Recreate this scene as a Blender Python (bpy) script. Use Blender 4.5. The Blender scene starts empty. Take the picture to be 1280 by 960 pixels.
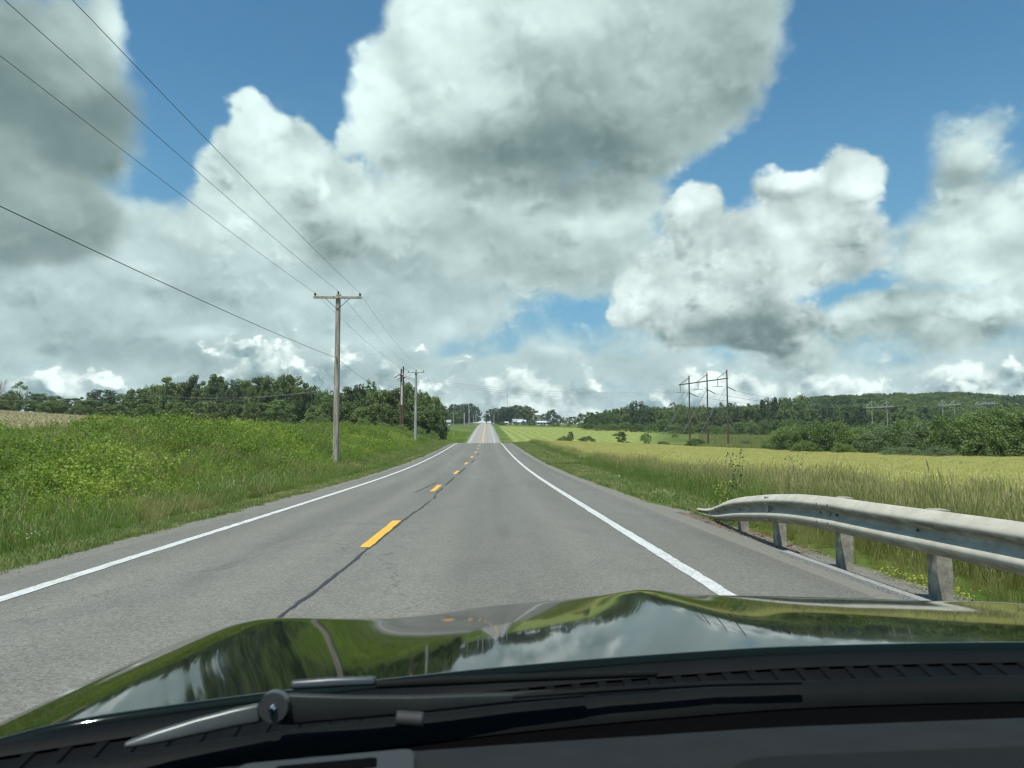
import bpy, bmesh, math, random
import numpy as np
from mathutils import Vector, Matrix
R = math.radians
random.seed(7); rng = np.random.default_rng(11)
sc = bpy.context.scene
COL = sc.collection
F = 930.0           # focal length in pixels of the 1280 wide photograph
VX, HY = 608.0, 545.0   # where the road runs to, and the level horizon
EYE = 1.52

def lat(px, d): return (px - VX) * d / F
def hgt(py, d): return EYE + (HY - py) * d / F

# ------------------------------------------------------------------ terrain
_pd = np.array([-200, 0, 10, 20, 35, 50, 65, 80, 95, 110, 122, 132, 145, 160, 180, 200, 225, 250, 300, 350, 400, 462, 600, 800, 900, 1000, 1300, 5000], float)
_pz = np.array([1.0, 0, -.13, -.26, -.43, -.47, -.39, -.24, -.05, .20, .33, .33, .02, -.42, -.75, -.72, -.15, .87, 2.46, 4.0, 5.56, 7.5, 10.8, 15.2, 17.0, 17.3, 10, -10], float)
_gd = np.arange(-200, 5000, 1.0)
_gz = np.interp(_gd, _pd, _pz)
_k = np.ones(11) / 11.0
_gz = np.convolve(np.pad(_gz, 5, 'edge'), _k, 'valid'); _gz = np.convolve(np.pad(_gz, 5, 'edge'), _k, 'valid')
def zr(d): return np.interp(d, _gd, _gz)
def S(a, b, v):
    t = np.clip((v - a) / (b - a), 0, 1); return t * t * (3 - 2 * t)
def wob(x, y):
    return (np.sin(x * .31 + 1.3 * np.sin(y * .17)) + np.sin(y * .23 + 2 + 1.1 * np.sin(x * .21)) + .6 * np.sin(x * .83 + y * .61) + .5 * np.sin(x * 1.7 - y * 1.3 + 1)) / 3.1
def H(x, y):
    x = np.asarray(x, float); y = np.asarray(y, float)
    z = zr(y)
    ax = -x
    bank = np.interp(y, [-200, 0, 27, 41, 60, 90, 126, 177, 250, 380], [1.0, 1.0, 1.3, 1.9, 1.9, 2.0, 1.4, 1.3, .5, 0])
    slope = np.interp(y, [-200, 240, 330, 450, 700, 5000], [.064, .064, .03, .012, .012, 0])
    left = -.06 * S(5.7, 6.6, ax) - .18 * S(6.6, 7.6, ax) + (bank + .24) * S(7.2, 17, ax) + np.clip(ax - 22, 0, 180) * slope
    ld = np.interp(y, [-200, 120, 185, 5000], [.38, .38, .1, .1])
    lm = np.interp(y, [-200, 60, 120, 185, 5000], [1.0, 1.0, .95, .1, 0])
    far = S(230, 320, y)
    right = -.03 * S(4.2, 4.9, x) - ld * S(5.6, 8.5, x) - lm * S(8, 45, x) - far * .012 * np.clip(x - 6, 0, 150) + 17 * S(380, 620, y) * S(90, 230, x)
    off = np.where(x < 0, left, right)
    am = .10 * S(7, 12, np.abs(x)) * (1 + 2 * S(60, 200, np.abs(x)))
    z = z + off + am * wob(x, y)
    return z

# ------------------------------------------------------------------ node helper
class NT:
    def __init__(s, nt): s.nt = nt; s.n = nt.nodes; s.l = nt.links
    def node(s, t, **kw):
        n = s.n.new(t)
        for k, v in kw.items(): setattr(n, k, v)
        return n
    def put(s, sock, v):
        if hasattr(v, 'links') or isinstance(v, bpy.types.NodeSocket): s.l.new(v, sock)
        elif v is not None:
            if isinstance(v, (tuple, list)) and sock.type == 'RGBA' and len(v) == 3: v = (*v, 1)
            sock.default_value = v
    def m(s, op, a, b=None, c=None, clamp=False):
        n = s.node('ShaderNodeMath', operation=op, use_clamp=clamp)
        for i, v in enumerate((a, b, c)):
            if v is not None: s.put(n.inputs[i], v)
        return n.outputs[0]
    def vm(s, op, a, b=None, c=None, scale=None):
        n = s.node('ShaderNodeVectorMath', operation=op)
        for i, v in enumerate((a, b, c)):
            if v is not None: s.put(n.inputs[i], v)
        if scale is not None: s.put(n.inputs['Scale'], scale)
        return n.outputs['Value'] if op in ('LENGTH', 'DISTANCE', 'DOT_PRODUCT') else n.outputs[0]
    def noise(s, vec, scale, detail=2, rough=.5, dist=0, color=False):
        n = s.node('ShaderNodeTexNoise'); s.put(n.inputs['Vector'], vec)
        s.put(n.inputs['Scale'], scale); s.put(n.inputs['Detail'], detail); s.put(n.inputs['Roughness'], rough); s.put(n.inputs['Distortion'], dist)
        return n.outputs['Color' if color else 'Fac']
    def mr(s, v, a, b, c=0., d=1., smooth=True):
        n = s.node('ShaderNodeMapRange', interpolation_type='SMOOTHSTEP' if smooth else 'LINEAR')
        for i, q in enumerate((v, a, b, c, d)): s.put(n.inputs[i], q)
        return n.outputs[0]
    def mix(s, f, a, b, blend='MIX'):
        n = s.node('ShaderNodeMix', data_type='RGBA', blend_type=blend)
        s.put(n.inputs[0], f); s.put(n.inputs[6], a); s.put(n.inputs[7], b)
        return n.outputs[2]
    def sep(s, v):
        n = s.node('ShaderNodeSeparateXYZ'); s.put(n.inputs[0], v); return n.outputs
    def comb(s, x, y, z):
        n = s.node('ShaderNodeCombineXYZ')
        for i, v in enumerate((x, y, z)): s.put(n.inputs[i], v)
        return n.outputs[0]

def new_mat(name):
    m = bpy.data.materials.new(name); m.use_nodes = True
    t = NT(m.node_tree); b = m.node_tree.nodes['Principled BSDF']
    return m, t, b
def simple(name, col, rough=.7, metal=0, var=.25, scale=8, spec=.5, bump=0, bscale=60, coat=0):
    m, t, b = new_mat(name)
    pos = t.node('ShaderNodeTexCoord').outputs['Object']
    n1 = t.noise(pos, scale, 6, .65)
    f = t.mr(n1, .3, .7, 1 - var, 1 + var)
    c = t.vm('SCALE', (*col,), scale=f)
    t.put(b.inputs['Base Color'], c)
    b.inputs['Roughness'].default_value = rough; b.inputs['Metallic'].default_value = metal
    b.inputs['Specular IOR Level'].default_value = spec
    if coat: b.inputs['Coat Weight'].default_value = coat; b.inputs['Coat Roughness'].default_value = .03
    if bump:
        bn = t.node('ShaderNodeBump'); bn.inputs['Strength'].default_value = bump; bn.inputs['Distance'].default_value = .01
        t.put(bn.inputs['Height'], t.noise(pos, bscale, 4, .6)); t.put(b.inputs['Normal'], bn.outputs[0])
    return m
def leafmat(name, c1, c2, wscale=.35, trans=.3, c3=None, rough=.55, tip=None, tipz=(0, 1)):
    """foliage: colour wanders with place, from plant to plant and leaf to leaf; some light passes through"""
    m, t, b = new_mat(name)
    geo = t.node('ShaderNodeNewGeometry'); oi = t.node('ShaderNodeObjectInfo')
    n1 = t.noise(geo.outputs['Position'], wscale, 4, .6)
    n2 = t.m('MULTIPLY_ADD', oi.outputs['Random'], .5, t.m('MULTIPLY_ADD', geo.outputs['Random Per Island'], .45, t.m('SUBTRACT', n1, .5)))
    f = t.mr(n2, .05, .95, 0, 1, False)
    c = t.mix(f, c1, c2)
    if c3:
        n3 = t.noise(geo.outputs['Position'], wscale * .45, 3, .6)
        c = t.mix(t.mr(n3, .5, .66), c, c3)
    if tip:
        zz = t.sep(t.node('ShaderNodeTexCoord').outputs['Object'])[2]
        c = t.mix(t.mr(zz, *tipz), c, tip)
    t.put(b.inputs['Base Color'], c); b.inputs['Roughness'].default_value = rough; b.inputs['Specular IOR Level'].default_value = .35
    tr = t.node('ShaderNodeBsdfTranslucent'); t.put(tr.inputs[0], t.mix(.5, c, (c2[0] * 1.3, c2[1] * 1.2, c2[2] * .6)))
    mx = t.node('ShaderNodeMixShader'); mx.inputs[0].default_value = trans
    t.l.new(b.outputs[0], mx.inputs[1]); t.l.new(tr.outputs[0], mx.inputs[2])
    t.l.new(mx.outputs[0], m.node_tree.nodes['Material Output'].inputs[0])
    return m

# ------------------------------------------------------------------ mesh helpers
def tag(o, label=None, cat=None, group=None, kind=None):
    if label: o['label'] = label
    if cat: o['category'] = cat
    if group: o['group'] = group
    if kind: o['kind'] = kind
    return o
def empty(name, loc=(0, 0, 0), rz=0):
    o = bpy.data.objects.new(name, None); COL.objects.link(o); o.location = loc; o.rotation_euler = (0, 0, rz); o.empty_display_size = .3
    return o
def mesh_np(name, V, Fq, mats, smooth=False, midx=None):
    """V (n,3); Fq (m,k) with a single k"""
    me = bpy.data.meshes.new(name)
    V = np.asarray(V, np.float32); Fq = np.asarray(Fq, np.int32); k = Fq.shape[1]
    me.vertices.add(len(V)); me.vertices.foreach_set('co', V.ravel())
    me.loops.add(Fq.size); me.loops.foreach_set('vertex_index', Fq.ravel())
    me.polygons.add(len(Fq)); me.polygons.foreach_set('loop_start', np.arange(0, Fq.size, k, dtype=np.int32))
    try: me.polygons.foreach_set('loop_total', np.full(len(Fq), k, np.int32))
    except Exception: pass
    if midx is not None: me.polygons.foreach_set('material_index', np.asarray(midx, np.int32))
    me.polygons.foreach_set('use_smooth', np.full(len(Fq), smooth))
    for m in (mats if isinstance(mats, (list, tuple)) else [mats]): me.materials.append(m)
    me.update(calc_edges=True); return me
def obj_me(name, me, parent=None, loc=None):
    o = bpy.data.objects.new(name, me); COL.objects.link(o)
    if parent: o.parent = parent
    if loc is not None: o.location = loc
    return o
class MB:
    """collects boxes, tubes and sheets, then becomes one mesh object"""
    def __init__(s): s.v = []; s.f = []
    def add(s, vs, fs):
        b = len(s.v); s.v += [tuple(v) for v in vs]; s.f += [tuple(b + i for i in f) for f in fs]
    def box(s, c, size, rot=None):
        hx, hy, hz = [q / 2 for q in size]
        M = rot if rot is not None else Matrix.Identity(3)
        vs = [Vector(c) + M @ Vector((sx * hx, sy * hy, sz * hz)) for sx in (-1, 1) for sy in (-1, 1) for sz in (-1, 1)]
        s.add(vs, [(0, 1, 3, 2), (4, 6, 7, 5), (0, 4, 5, 1), (2, 3, 7, 6), (0, 2, 6, 4), (1, 5, 7, 3)])
    def tube(s, pts, rad, n=8, cap=True):
        pts = [Vector(p) for p in pts]
        if not isinstance(rad, (list, tuple)): rad = [rad] * len(pts)
        rings = []
        if cap:   # narrow end bands keep the long sides evenly shaded
            rad = list(rad); a0 = min(.02, .1 * (pts[1] - pts[0]).length); a1 = min(.02, .1 * (pts[-1] - pts[-2]).length)
            pts = [pts[0], pts[0] + (pts[1] - pts[0]).normalized() * a0] + pts[1:-1] + [pts[-1] + (pts[-2] - pts[-1]).normalized() * a1, pts[-1]]
            rad = [rad[0], rad[0]] + rad[1:-1] + [rad[-1], rad[-1]]
        for i, p in enumerate(pts):
            a = pts[max(i - 1, 0)]; b = pts[min(i + 1, len(pts) - 1)]
            d = (b - a).normalized()
            up = Vector((0, 0, 1)) if abs(d.z) < .9 else Vector((0, 1, 0))
            u = d.cross(up).normalized(); w = d.cross(u)
            rings.append([p + (u * math.cos(2 * math.pi * k / n) + w * math.sin(2 * math.pi * k / n)) * rad[i] for k in range(n)])
        vs = [q for r in rings for q in r]; fs = []
        for i in range(len(rings) - 1):
            for k in range(n): fs.append((i * n + k, i * n + (k + 1) % n, (i + 1) * n + (k + 1) % n, (i + 1) * n + k))
        if cap: fs += [tuple(range(n))[::-1], tuple(range((len(rings) - 1) * n, len(rings) * n))]
        s.add(vs, fs)
    def bar(s, a, b, w, h):
        a = Vector(a); b = Vector(b); d = b - a
        s.box((a + b) / 2, (w, d.length, h), d.to_track_quat('Y', 'Z').to_matrix())
    def mesh(s, name, mat, smooth=False, bevel=0):
        me = bpy.data.meshes.new(name); me.from_pydata(s.v, [], s.f); me.materials.append(mat)
        bm = bmesh.new(); bm.from_mesh(me)
        bmesh.ops.recalc_face_normals(bm, faces=bm.faces)
        if bevel: bmesh.ops.bevel(bm, geom=list(bm.edges), offset=bevel, segments=2, profile=.5, affect='EDGES')
        bm.to_mesh(me); bm.free()
        if smooth: me.polygons.foreach_set('use_smooth', [len(p.vertices) <= 4 for p in me.polygons])
        me.update(); return me
    def build(s, name, mat, parent=None, smooth=False, bevel=0, loc=None):
        return obj_me(name, s.mesh(name, mat, smooth, bevel), parent, loc)
def sheet(us, vs, fn, name, mat, smooth=True):
    U, V = np.meshgrid(us, vs)
    X, Y, Z = fn(U, V)
    nu, nv = len(us), len(vs)
    P = np.stack([X.ravel(), Y.ravel(), Z.ravel()], 1)
    i = np.arange((nv - 1) * (nu - 1)); r = i // (nu - 1); c = i % (nu - 1)
    a = r * nu + c
    return mesh_np(name, P, np.stack([a, a + 1, a + nu + 1, a + nu], 1), mat, smooth)

# ------------------------------------------------------------------ camera
cam_d = bpy.data.cameras.new('camera'); cam = bpy.data.objects.new('camera', cam_d); COL.objects.link(cam); sc.camera = cam
cam_d.sensor_width = 36; cam_d.lens = 36 * F / 1280; cam_d.clip_start = .05; cam_d.clip_end = 9000
cam.location = (0, 0, EYE)
YAW = math.atan(32 / F); PITCH = math.atan(65 / F)
cam.rotation_euler = (R(90) + PITCH, 0, -YAW)
cam_d.dof.use_dof = True; cam_d.dof.focus_distance = 40; cam_d.dof.aperture_fstop = 10
def pixdir(px, py):
    v = Vector(((px - 640) / F, (480 - py) / F, -1)); v.normalize()
    return cam.rotation_euler.to_matrix() @ v

# ------------------------------------------------------------------ light and sky
SUN = Vector((-.15, -.36, .92)).normalized()
sd = bpy.data.lights.new('sun', 'SUN'); sd.energy = 4.4; sd.angle = R(.53); sd.color = (1, .95, .87)
so = bpy.data.objects.new('sun', sd); COL.objects.link(so); so.rotation_euler = SUN.to_track_quat('Z', 'Y').to_euler(); so.location = (30, -30, 80)
W = bpy.data.worlds.new('World'); sc.world = W; W.use_nodes = True
W.cycles.sampling_method = 'MANUAL'; W.cycles.sample_map_resolution = 256
def build_sky():
    t = NT(W.node_tree); bg = W.node_tree.nodes['Background']
    D = t.node('ShaderNodeTexCoord').outputs['Generated']
    sky = t.node('ShaderNodeTexSky', sky_type='NISHITA', sun_disc=False)
    sky.sun_elevation = math.asin(SUN.z); sky.sun_rotation = math.atan2(SUN.x, SUN.y); sky.air_density = 1.2; sky.dust_density = .6; sky.ozone_density = 1.5
    x, y, z = t.sep(D)[:3]
    az = t.m('ARCTAN2', x, y); el = t.m('ARCSINE', z)
    P = t.comb(az, el, 0)
    def azel(px, py):
        d = pixdir(px, py); return math.atan2(d.x, d.y), math.asin(d.z)
    def blobs(lst, Pv, k=1.0):
        """smooth union of soft ellipses given as (px,py,rx,ry,height)"""
        acc = None
        for (px, py, rx, ry, w) in lst:
            a, e = azel(px, py); sx, sy = rx / F * .93 * k, ry / F * .93 * k
            q = t.vm('MULTIPLY_ADD', Pv, (1 / sx, 1 / sy, 0), (-a / sx, -e / sy, 0))
            L = t.vm('LENGTH', q)
            f = t.mr(L, 0, 1.5, w, 0)
            acc = f if acc is None else t.m('SMOOTH_MAX', acc, f, .2)
        return acc
    # domain warp so that edges billow
    Dn = t.vm('MULTIPLY', D, (1, 1, 1.25))
    wv = t.vm('SUBTRACT', t.noise(Dn, 5.5, 3, .55, color=True), (.5, .5, .5))
    Pw = t.vm('ADD', P, t.vm('MULTIPLY', wv, (.085, .085, 0)))
    wv2 = t.vm('SUBTRACT', t.noise(Dn, 19, 3, .55, color=True), (.5, .5, .5))
    Pw = t.vm('ADD', Pw, t.vm('MULTIPLY', wv2, (.03, .03, 0)))
    col = None
    skyc = t.vm('MULTIPLY', sky.outputs[0], (.053, .094, .104))
    # paler air near the horizon
    col = t.mix(t.mr(el, .05, .5, .65, 0), skyc, (.17, .36, .53))
    nA = t.noise(t.vm('ADD', Dn, (3.1, 1.7, 4.2)), 7.5, 9, .60)
    def puff(off):
        v = t.node('ShaderNodeTexVoronoi', feature='F1'); t.put(v.inputs['Vector'], t.vm('ADD', t.vm('ADD', Dn, off), t.vm('SCALE', wv2, scale=.05)))
        v.inputs['Scale'].default_value = 20; v.inputs['Detail'].default_value = 2.5; v.inputs['Roughness'].default_value = .55; v.inputs['Randomness'].default_value = 1
        return t.mr(v.outputs['Distance'], .05, .85, .8, .2, False)
    nB = t.m('MULTIPLY_ADD', t.noise(t.vm('ADD', Dn, (2.5, 4.2, 6.6)), 17, 7, .62), .55, t.m('MULTIPLY', puff((1.3, .4, .9)), .5))
    la = t.noise(t.vm('ADD', Dn, (3.1, 1.7, 4.2)), 7.5, 4, .52)
    lb = t.noise(t.vm('ADD', Dn, (3.1 + .02, 1.7 - .006, 4.2 + .045)), 7.5, 3, .52)
    litA = t.m('SUBTRACT', la, lb)
    lc = t.m('MULTIPLY_ADD', t.noise(t.vm('ADD', Dn, (2.5 + .007, 4.2 - .003, 6.6 + .016)), 17, 3, .55), .55, t.m('MULTIPLY', puff((1.307, .397, .916)), .5))
    litB = t.m('MULTIPLY', t.m('SUBTRACT', nB, lc), t.mr(el, .05, .5, 1.25, .8))
    def layer(col, cover, light, shade, kA=.45, kB=.25, lo=.40, hi=.50, cb=(.79, .97, .945), cd=(.138, .212, .212), gA=1.3, gB=.9):
        nn = t.m('MULTIPLY_ADD', t.m('SUBTRACT', nA, .5), kA, t.m('MULTIPLY', t.m('SUBTRACT', nB, .5), kB))
        dens = t.m('ADD', nn, cover)
        a = t.mr(dens, lo, hi)
        br = t.m('MULTIPLY_ADD', litA, gA, t.m('MULTIPLY_ADD', litB, gB, light))
        if shade is not None: br = t.m('SUBTRACT', br, shade)
        # thick middles are greyer than the thin sunlit rims
        br = t.m('ADD', br, t.mr(dens, lo + .02, lo + .40, .12, -.06))
        br = t.mr(br, -.35, 1.25)
        return t.mix(a, col, t.mix(br, cd, cb))
    # wide low bank of cloud behind everything, all the way round
    ground_bank = t.mr(el, .04, .40, .60, -.12)
    generic = t.m('MULTIPLY', t.mr(t.m('ABSOLUTE', az), .85, 1.2), .42)
    b0 = blobs([(180, 380, 330, 150, .85), (480, 330, 250, 150, .85), (560, 470, 700, 60, .7), (1150, 470, 260, 50, .62), (330, 300, 130, 100, .8), (30, 330, 150, 120, .75), (700, 300, 170, 90, .85), (1010, 440, 150, 45, .6)], Pw, 1.2)
    cov0 = t.m('MAXIMUM', t.m('MAXIMUM', b0, ground_bank), generic)
    s0 = blobs([(600, 340, 260, 70, .16), (120, 450, 260, 40, .18), (420, 400, 200, 40, .1), (700, 350, 130, 40, .2), (350, 500, 300, 30, .15)], Pw)
    l0 = blobs([(320, 290, 170, 90, .72), (150, 330, 160, 50, .70), (240, 420, 140, 22, .68), (560, 410, 70, 30, .60), (690, 440, 60, 22, .62), (60, 350, 80, 30, .66), (440, 300, 120, 70, .64), (1150, 470, 200, 30, .5), (800, 470, 300, 30, .48)], Pw)
    l0 = t.m('MAXIMUM', l0, .48)
    col = layer(col, cov0, l0, s0, .5, .34, .36, .54, cb=(.74, .92, .91), cd=(.18, .275, .285), gA=.7, gB=.8)
    dcov = t.m('ADD', t.m('MULTIPLY_ADD', t.m('SUBTRACT', nB, .5), 1.0, t.m('MULTIPLY', t.m('SUBTRACT', nA, .5), .9)), t.mr(el, .0, .26, .66, .10))
    dbr = t.m('ADD', t.m('MULTIPLY_ADD', litB, 2.2, t.m('MULTIPLY', litA, 1.6)), t.mr(el, .0, .18, .52, .62))
    col = t.mix(t.mr(dcov, .40, .52), col, t.mix(t.mr(dbr, .22, 1.05), (.185, .30, .32), (.90, 1.03, .99)))
    # bright mass with two heads left of the middle
    b1 = blobs([(318, 150, 45, 50, .9), (360, 190, 60, 60, .9), (300, 230, 80, 60, .85), (400, 230, 90, 80, .85), (420, 300, 150, 80, .7), (285, 180, 40, 40, .7), (250, 300, 90, 50, .6)], Pw, 1.2)
    s1 = blobs([(430, 340, 190, 60, .20)], Pw)
    l1 = blobs([(315, 150, 60, 60, 1.0), (350, 200, 110, 60, .85), (300, 270, 160, 80, .66), (420, 250, 90, 60, .62), (402, 240, 16, 30, .95)], Pw)
    l1 = t.m('MAXIMUM', l1, .52)
    col = layer(col, b1, l1, s1, .4, .65, .38, .56, gB=1.4)
    # soft lower right clouds
    b5 = blobs([(1200, 230, 80, 100, .70), (1180, 310, 80, 70, .8), (1260, 290, 70, 110, .85), (1230, 160, 80, 40, .58), (1130, 300, 60, 30, .6), (1150, 400, 140, 50, .9), (1230, 380, 80, 36, .8), (1260, 360, 60, 40, .7), (1000, 440, 140, 30, .7)], Pw, 1.2)
    s5 = blobs([(1150, 445, 150, 26, .25), (1180, 360, 60, 25, .15)], Pw)
    l5 = blobs([(1200, 320, 90, 90, .76), (1265, 260, 50, 60, .80), (1140, 385, 120, 24, .85), (1210, 380, 50, 20, .9), (1220, 180, 80, 50, .62)], Pw)
    l5 = t.m('MAXIMUM', l5, .45)
    col = layer(col, b5, l5, s5, .6, .42, .36, .62, gB=1.2)
    # big cumulus right of the middle, with a flat grey base
    b4 = blobs([(865, 270, 56, 46, 1.), (985, 240, 44, 36, 1.), (1050, 225, 50, 50, 1.), (1010, 300, 90, 80, 1.), (900, 340, 130, 80, 1.), (810, 360, 60, 55, .95), (930, 400, 140, 45, 1.), (1070, 300, 50, 70, .8), (1110, 330, 40, 30, .6), (785, 380, 30, 30, .75)], Pw, 1.2)
    s4 = blobs([(910, 430, 190, 60, .52), (950, 355, 80, 30, .14), (840, 430, 90, 44, .35), (1060, 370, 60, 60, .2)], Pw)
    l4 = blobs([(865, 255, 64, 44, 1.02), (985, 222, 48, 30, 1.08), (1060, 220, 50, 50, 1.05), (1000, 290, 100, 70, .84), (880, 340, 150, 70, .84), (790, 360, 44, 55, .95), (1020, 340, 90, 50, .74), (930, 410, 150, 50, .45)], Pw)
    l4 = t.m('MAXIMUM', l4, .4)
    col = layer(col, b4, l4, s4, .36, .85, .37, .57, cb=(.86, 1.0, .98), gA=1.1, gB=1.6)
    # great cloud over the middle: bright left side, dark belly
    b3 = blobs([(486, 125, 72, 78, 1.), (575, 30, 110, 90, 1.), (440, 165, 40, 40, .8), (520, 70, 60, 50, .9), (700, 40, 230, 140, 1.), (870, 20, 130, 100, 1.), (600, 190, 180, 70, 1.), (790, 150, 150, 80, 1.), (860, 110, 120, 80, .95), (690, 240, 130, 50, .85), (560, 120, 110, 80, 1.), (935, 50, 75, 95, .85), (540, 270, 160, 60, .75), (640, 330, 160, 60, .75), (750, 250, 120, 70, .9), (740, 310, 80, 50, .75)], Pw, 1.15)
    s3 = blobs([(710, 185, 210, 55, .55), (640, 215, 160, 45, .40), (900, 100, 130, 90, .34), (780, 110, 170, 80, .26), (700, 340, 130, 36, .26)], Pw)
    l3 = blobs([(450, 110, 100, 120, 1.05), (560, 40, 140, 120, 1.02), (690, 10, 200, 80, .80), (820, 70, 200, 110, .62), (580, 130, 160, 80, .84), (760, 270, 120, 40, .80), (480, 250, 130, 60, .76)], Pw)
    l3 = t.m('MAXIMUM', l3, .46)
    col = layer(col, b3, l3, s3, .42, .50, .34, .60, gA=.5, gB=.9)
    # dark cloud top left
    b2 = blobs([(30, 130, 125, 130, 1.), (95, 80, 55, 90, .85), (20, 260, 130, 80, .95), (120, 190, 48, 60, .6), (110, 20, 45, 40, .7)], Pw, 1.15)
    s2 = blobs([(50, 170, 130, 130, .46), (10, 60, 90, 90, .28), (60, 270, 110, 50, .35)], Pw)
    l2 = blobs([(130, 30, 60, 50, .95), (70, 50, 110, 70, .62), (160, 230, 40, 60, .75), (40, 220, 150, 110, .5)], Pw)
    col = layer(col, b2, l2, s2, .42, .36, .36, .62, gA=.7, gB=.5)
    # thin wisps high up
    wis = t.mr(t.noise(t.vm('MULTIPLY', Dn, (1, 1, 2.2)), 4.2, 7, .62), .60, .82, 0, .35)
    col = t.mix(wis, col, (.50, .62, .68))
    # under the horizon: plain dull green-grey, it only lights from below where no ground is built
    col = t.mix(t.mr(z, -.02, -.005, 1, 0), col, (.10, .13, .09))
    t.put(bg.inputs['Color'], col); bg.inputs['Strength'].default_value = 1.0
    return bg
SKYBG = build_sky()
sc.view_settings.view_transform = 'Standard'; sc.view_settings.look = 'None'; sc.view_settings.gamma = 1; sc.view_settings.exposure = 0
#@@BODY
sc.cycles.use_adaptive_sampling = True; sc.cycles.adaptive_threshold = .02; sc.cycles.adaptive_min_samples = 12
sc.cycles.max_bounces = 6; sc.cycles.diffuse_bounces = 2; sc.cycles.glossy_bounces = 3; sc.cycles.transmission_bounces = 2; sc.cycles.transparent_max_bounces = 4
sc.cycles.use_denoising = True; sc.cycles.pixel_filter_type = 'BLACKMAN_HARRIS'; sc.cycles.filter_width = 1.25; sc.cycles.caustics_reflective = False; sc.cycles.caustics_refractive = False

# ------------------------------------------------------------------ ground
def ground_mat():
    m, t, b = new_mat('ground_grass_fields')
    P = t.node('ShaderNodeNewGeometry').outputs['Position']; x, y, z = t.sep(P)[:3]
    nL = t.noise(P, .06, 4, .55); nM = t.noise(P, .5, 5, .6); nF = t.noise(P, 7, 5, .65); nFF = t.noise(P, 60, 3, .6)
    green = t.mix(nM, (.045, .085, .018), (.12, .17, .035)); green = t.mix(t.mr(nL, .45, .65), green, (.16, .19, .05))
    green = t.mix(t.mr(nF, .35, .75, 0, .6), green, (.05, .08, .018))
    # stubble field on the left rise
    rows = t.m('SINE', t.m('MULTIPLY', t.m('ADD', x, t.m('MULTIPLY', y, .25)), 5.2))
    tan = t.mix(t.mr(t.m('MULTIPLY_ADD', rows, .22, nF), .25, .8), (.22, .20, .10), (.40, .38, .22))
    tan = t.mix(t.mr(nM, .45, .75, 0, .55), tan, (.14, .17, .05))
    mt = t.m('MULTIPLY', t.mr(t.m('ADD', x, t.m('MULTIPLY', nM, 3)), -23, -21, 1, 0), t.mr(y, 235, 245, 1, 0))
    c = t.mix(mt, green, tan)
    # hay field with windrows beyond the dip
    xx = t.m('MULTIPLY_ADD', nL, 5, t.m('ADD', x, t.m('MULTIPLY', y, .012)))
    st = t.m('SINE', t.m('MULTIPLY', xx, 1.75)); st = t.m('MULTIPLY_ADD', t.m('SUBTRACT', nM, .5), 3.5, st)
    hay = t.mix(t.mr(st, -2.0, 2.2), (.16, .22, .05), (.29, .32, .10))
    hay = t.mix(t.mr(nF, .4, .7, 0, .4), hay, (.14, .20, .04))
    mh = t.m('MULTIPLY', t.m('MULTIPLY', t.mr(x, 7.5, 8.5), t.mr(y, 140, 150)), t.mr(t.m('ADD', y, t.m('MULTIPLY', x, .9)), 500, 510, 1, 0))
    mh = t.m('MULTIPLY', mh, t.mr(t.m('MULTIPLY_ADD', x, -1, t.m('MULTIPLY', y, .24)), -6, 12, .0, 1))
    c = t.mix(mh, c, hay)
    # soil under the grain and rough grass
    mw = t.m('MULTIPLY', t.m('MULTIPLY', t.mr(x, 8.5, 9.5), t.mr(x, 75, 80, 1, 0)), t.mr(y, 120, 128, 1, 0))
    c = t.mix(mw, c, (.20, .20, .055))
    # bare dirt and grit along both road edges
    ed = t.m('MULTIPLY_ADD', t.m('SUBTRACT', nM, .5), .7, t.m('MULTIPLY_ADD', t.m('SUBTRACT', nF, .5), .35, 0))
    near = t.mr(y, 17, 20, .30, -.12)
    dr = t.m('MULTIPLY', t.mr(t.m('SUBTRACT', t.m('ADD', x, ed), near), 4.40, 4.62, 1, 0), t.mr(x, -.1, .1))
    dl = t.m('MULTIPLY', t.mr(t.m('ADD', x, ed), -6.0, -5.85), t.mr(x, -.1, .1, 1, 0))
    dirt = t.mix(nFF, (.13, .13, .108), (.29, .29, .25)); dirt = t.mix(t.mr(nF, .5, .7, 0, .6), dirt, (.17, .17, .135))
    c = t.mix(t.m('MAXIMUM', dr, dl), c, dirt)
    t.put(b.inputs['Base Color'], c); b.inputs['Roughness'].default_value = .95; b.inputs['Specular IOR Level'].default_value = .1
    bn = t.node('ShaderNodeBump'); bn.inputs['Strength'].default_value = .6; bn.inputs['Distance'].default_value = .05
    t.put(bn.inputs['Height'], t.m('ADD', nF, nFF)); t.put(b.inputs['Normal'], bn.outputs[0])
    return m
def axis(segs):
    out = []
    for a, b, s in segs: out += list(np.arange(a, b, s))
    return np.array(out + [segs[-1][1]])
gx = axis([(-1800, -800, 200), (-800, -240, 40), (-240, -40, 5), (-40, -8, 1), (-8, -5.7, .23), (-5.7, 4.1, 1.4), (4.1, 9, .25), (9, 60, 1.5), (60, 240, 6), (240, 800, 25), (800, 1800, 200)])
gy = axis([(-400, -20, 20), (-20, 60, .8), (60, 300, 2), (300, 700, 8), (700, 1300, 25), (1300, 2600, 130)])
def gfn(U, V):
    Z = H(U, V) - .10 * ((U > -5.6) & (U < 4.05)) + .012 * rng.standard_normal(U.shape) * (np.abs(U + .8) > 5.2)
    return U, V, Z
g = obj_me('ground', sheet(gx, gy, gfn, 'ground', ground_mat())); tag(g, 'rolling green farmland on both sides of the road', 'ground', kind='structure')

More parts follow.
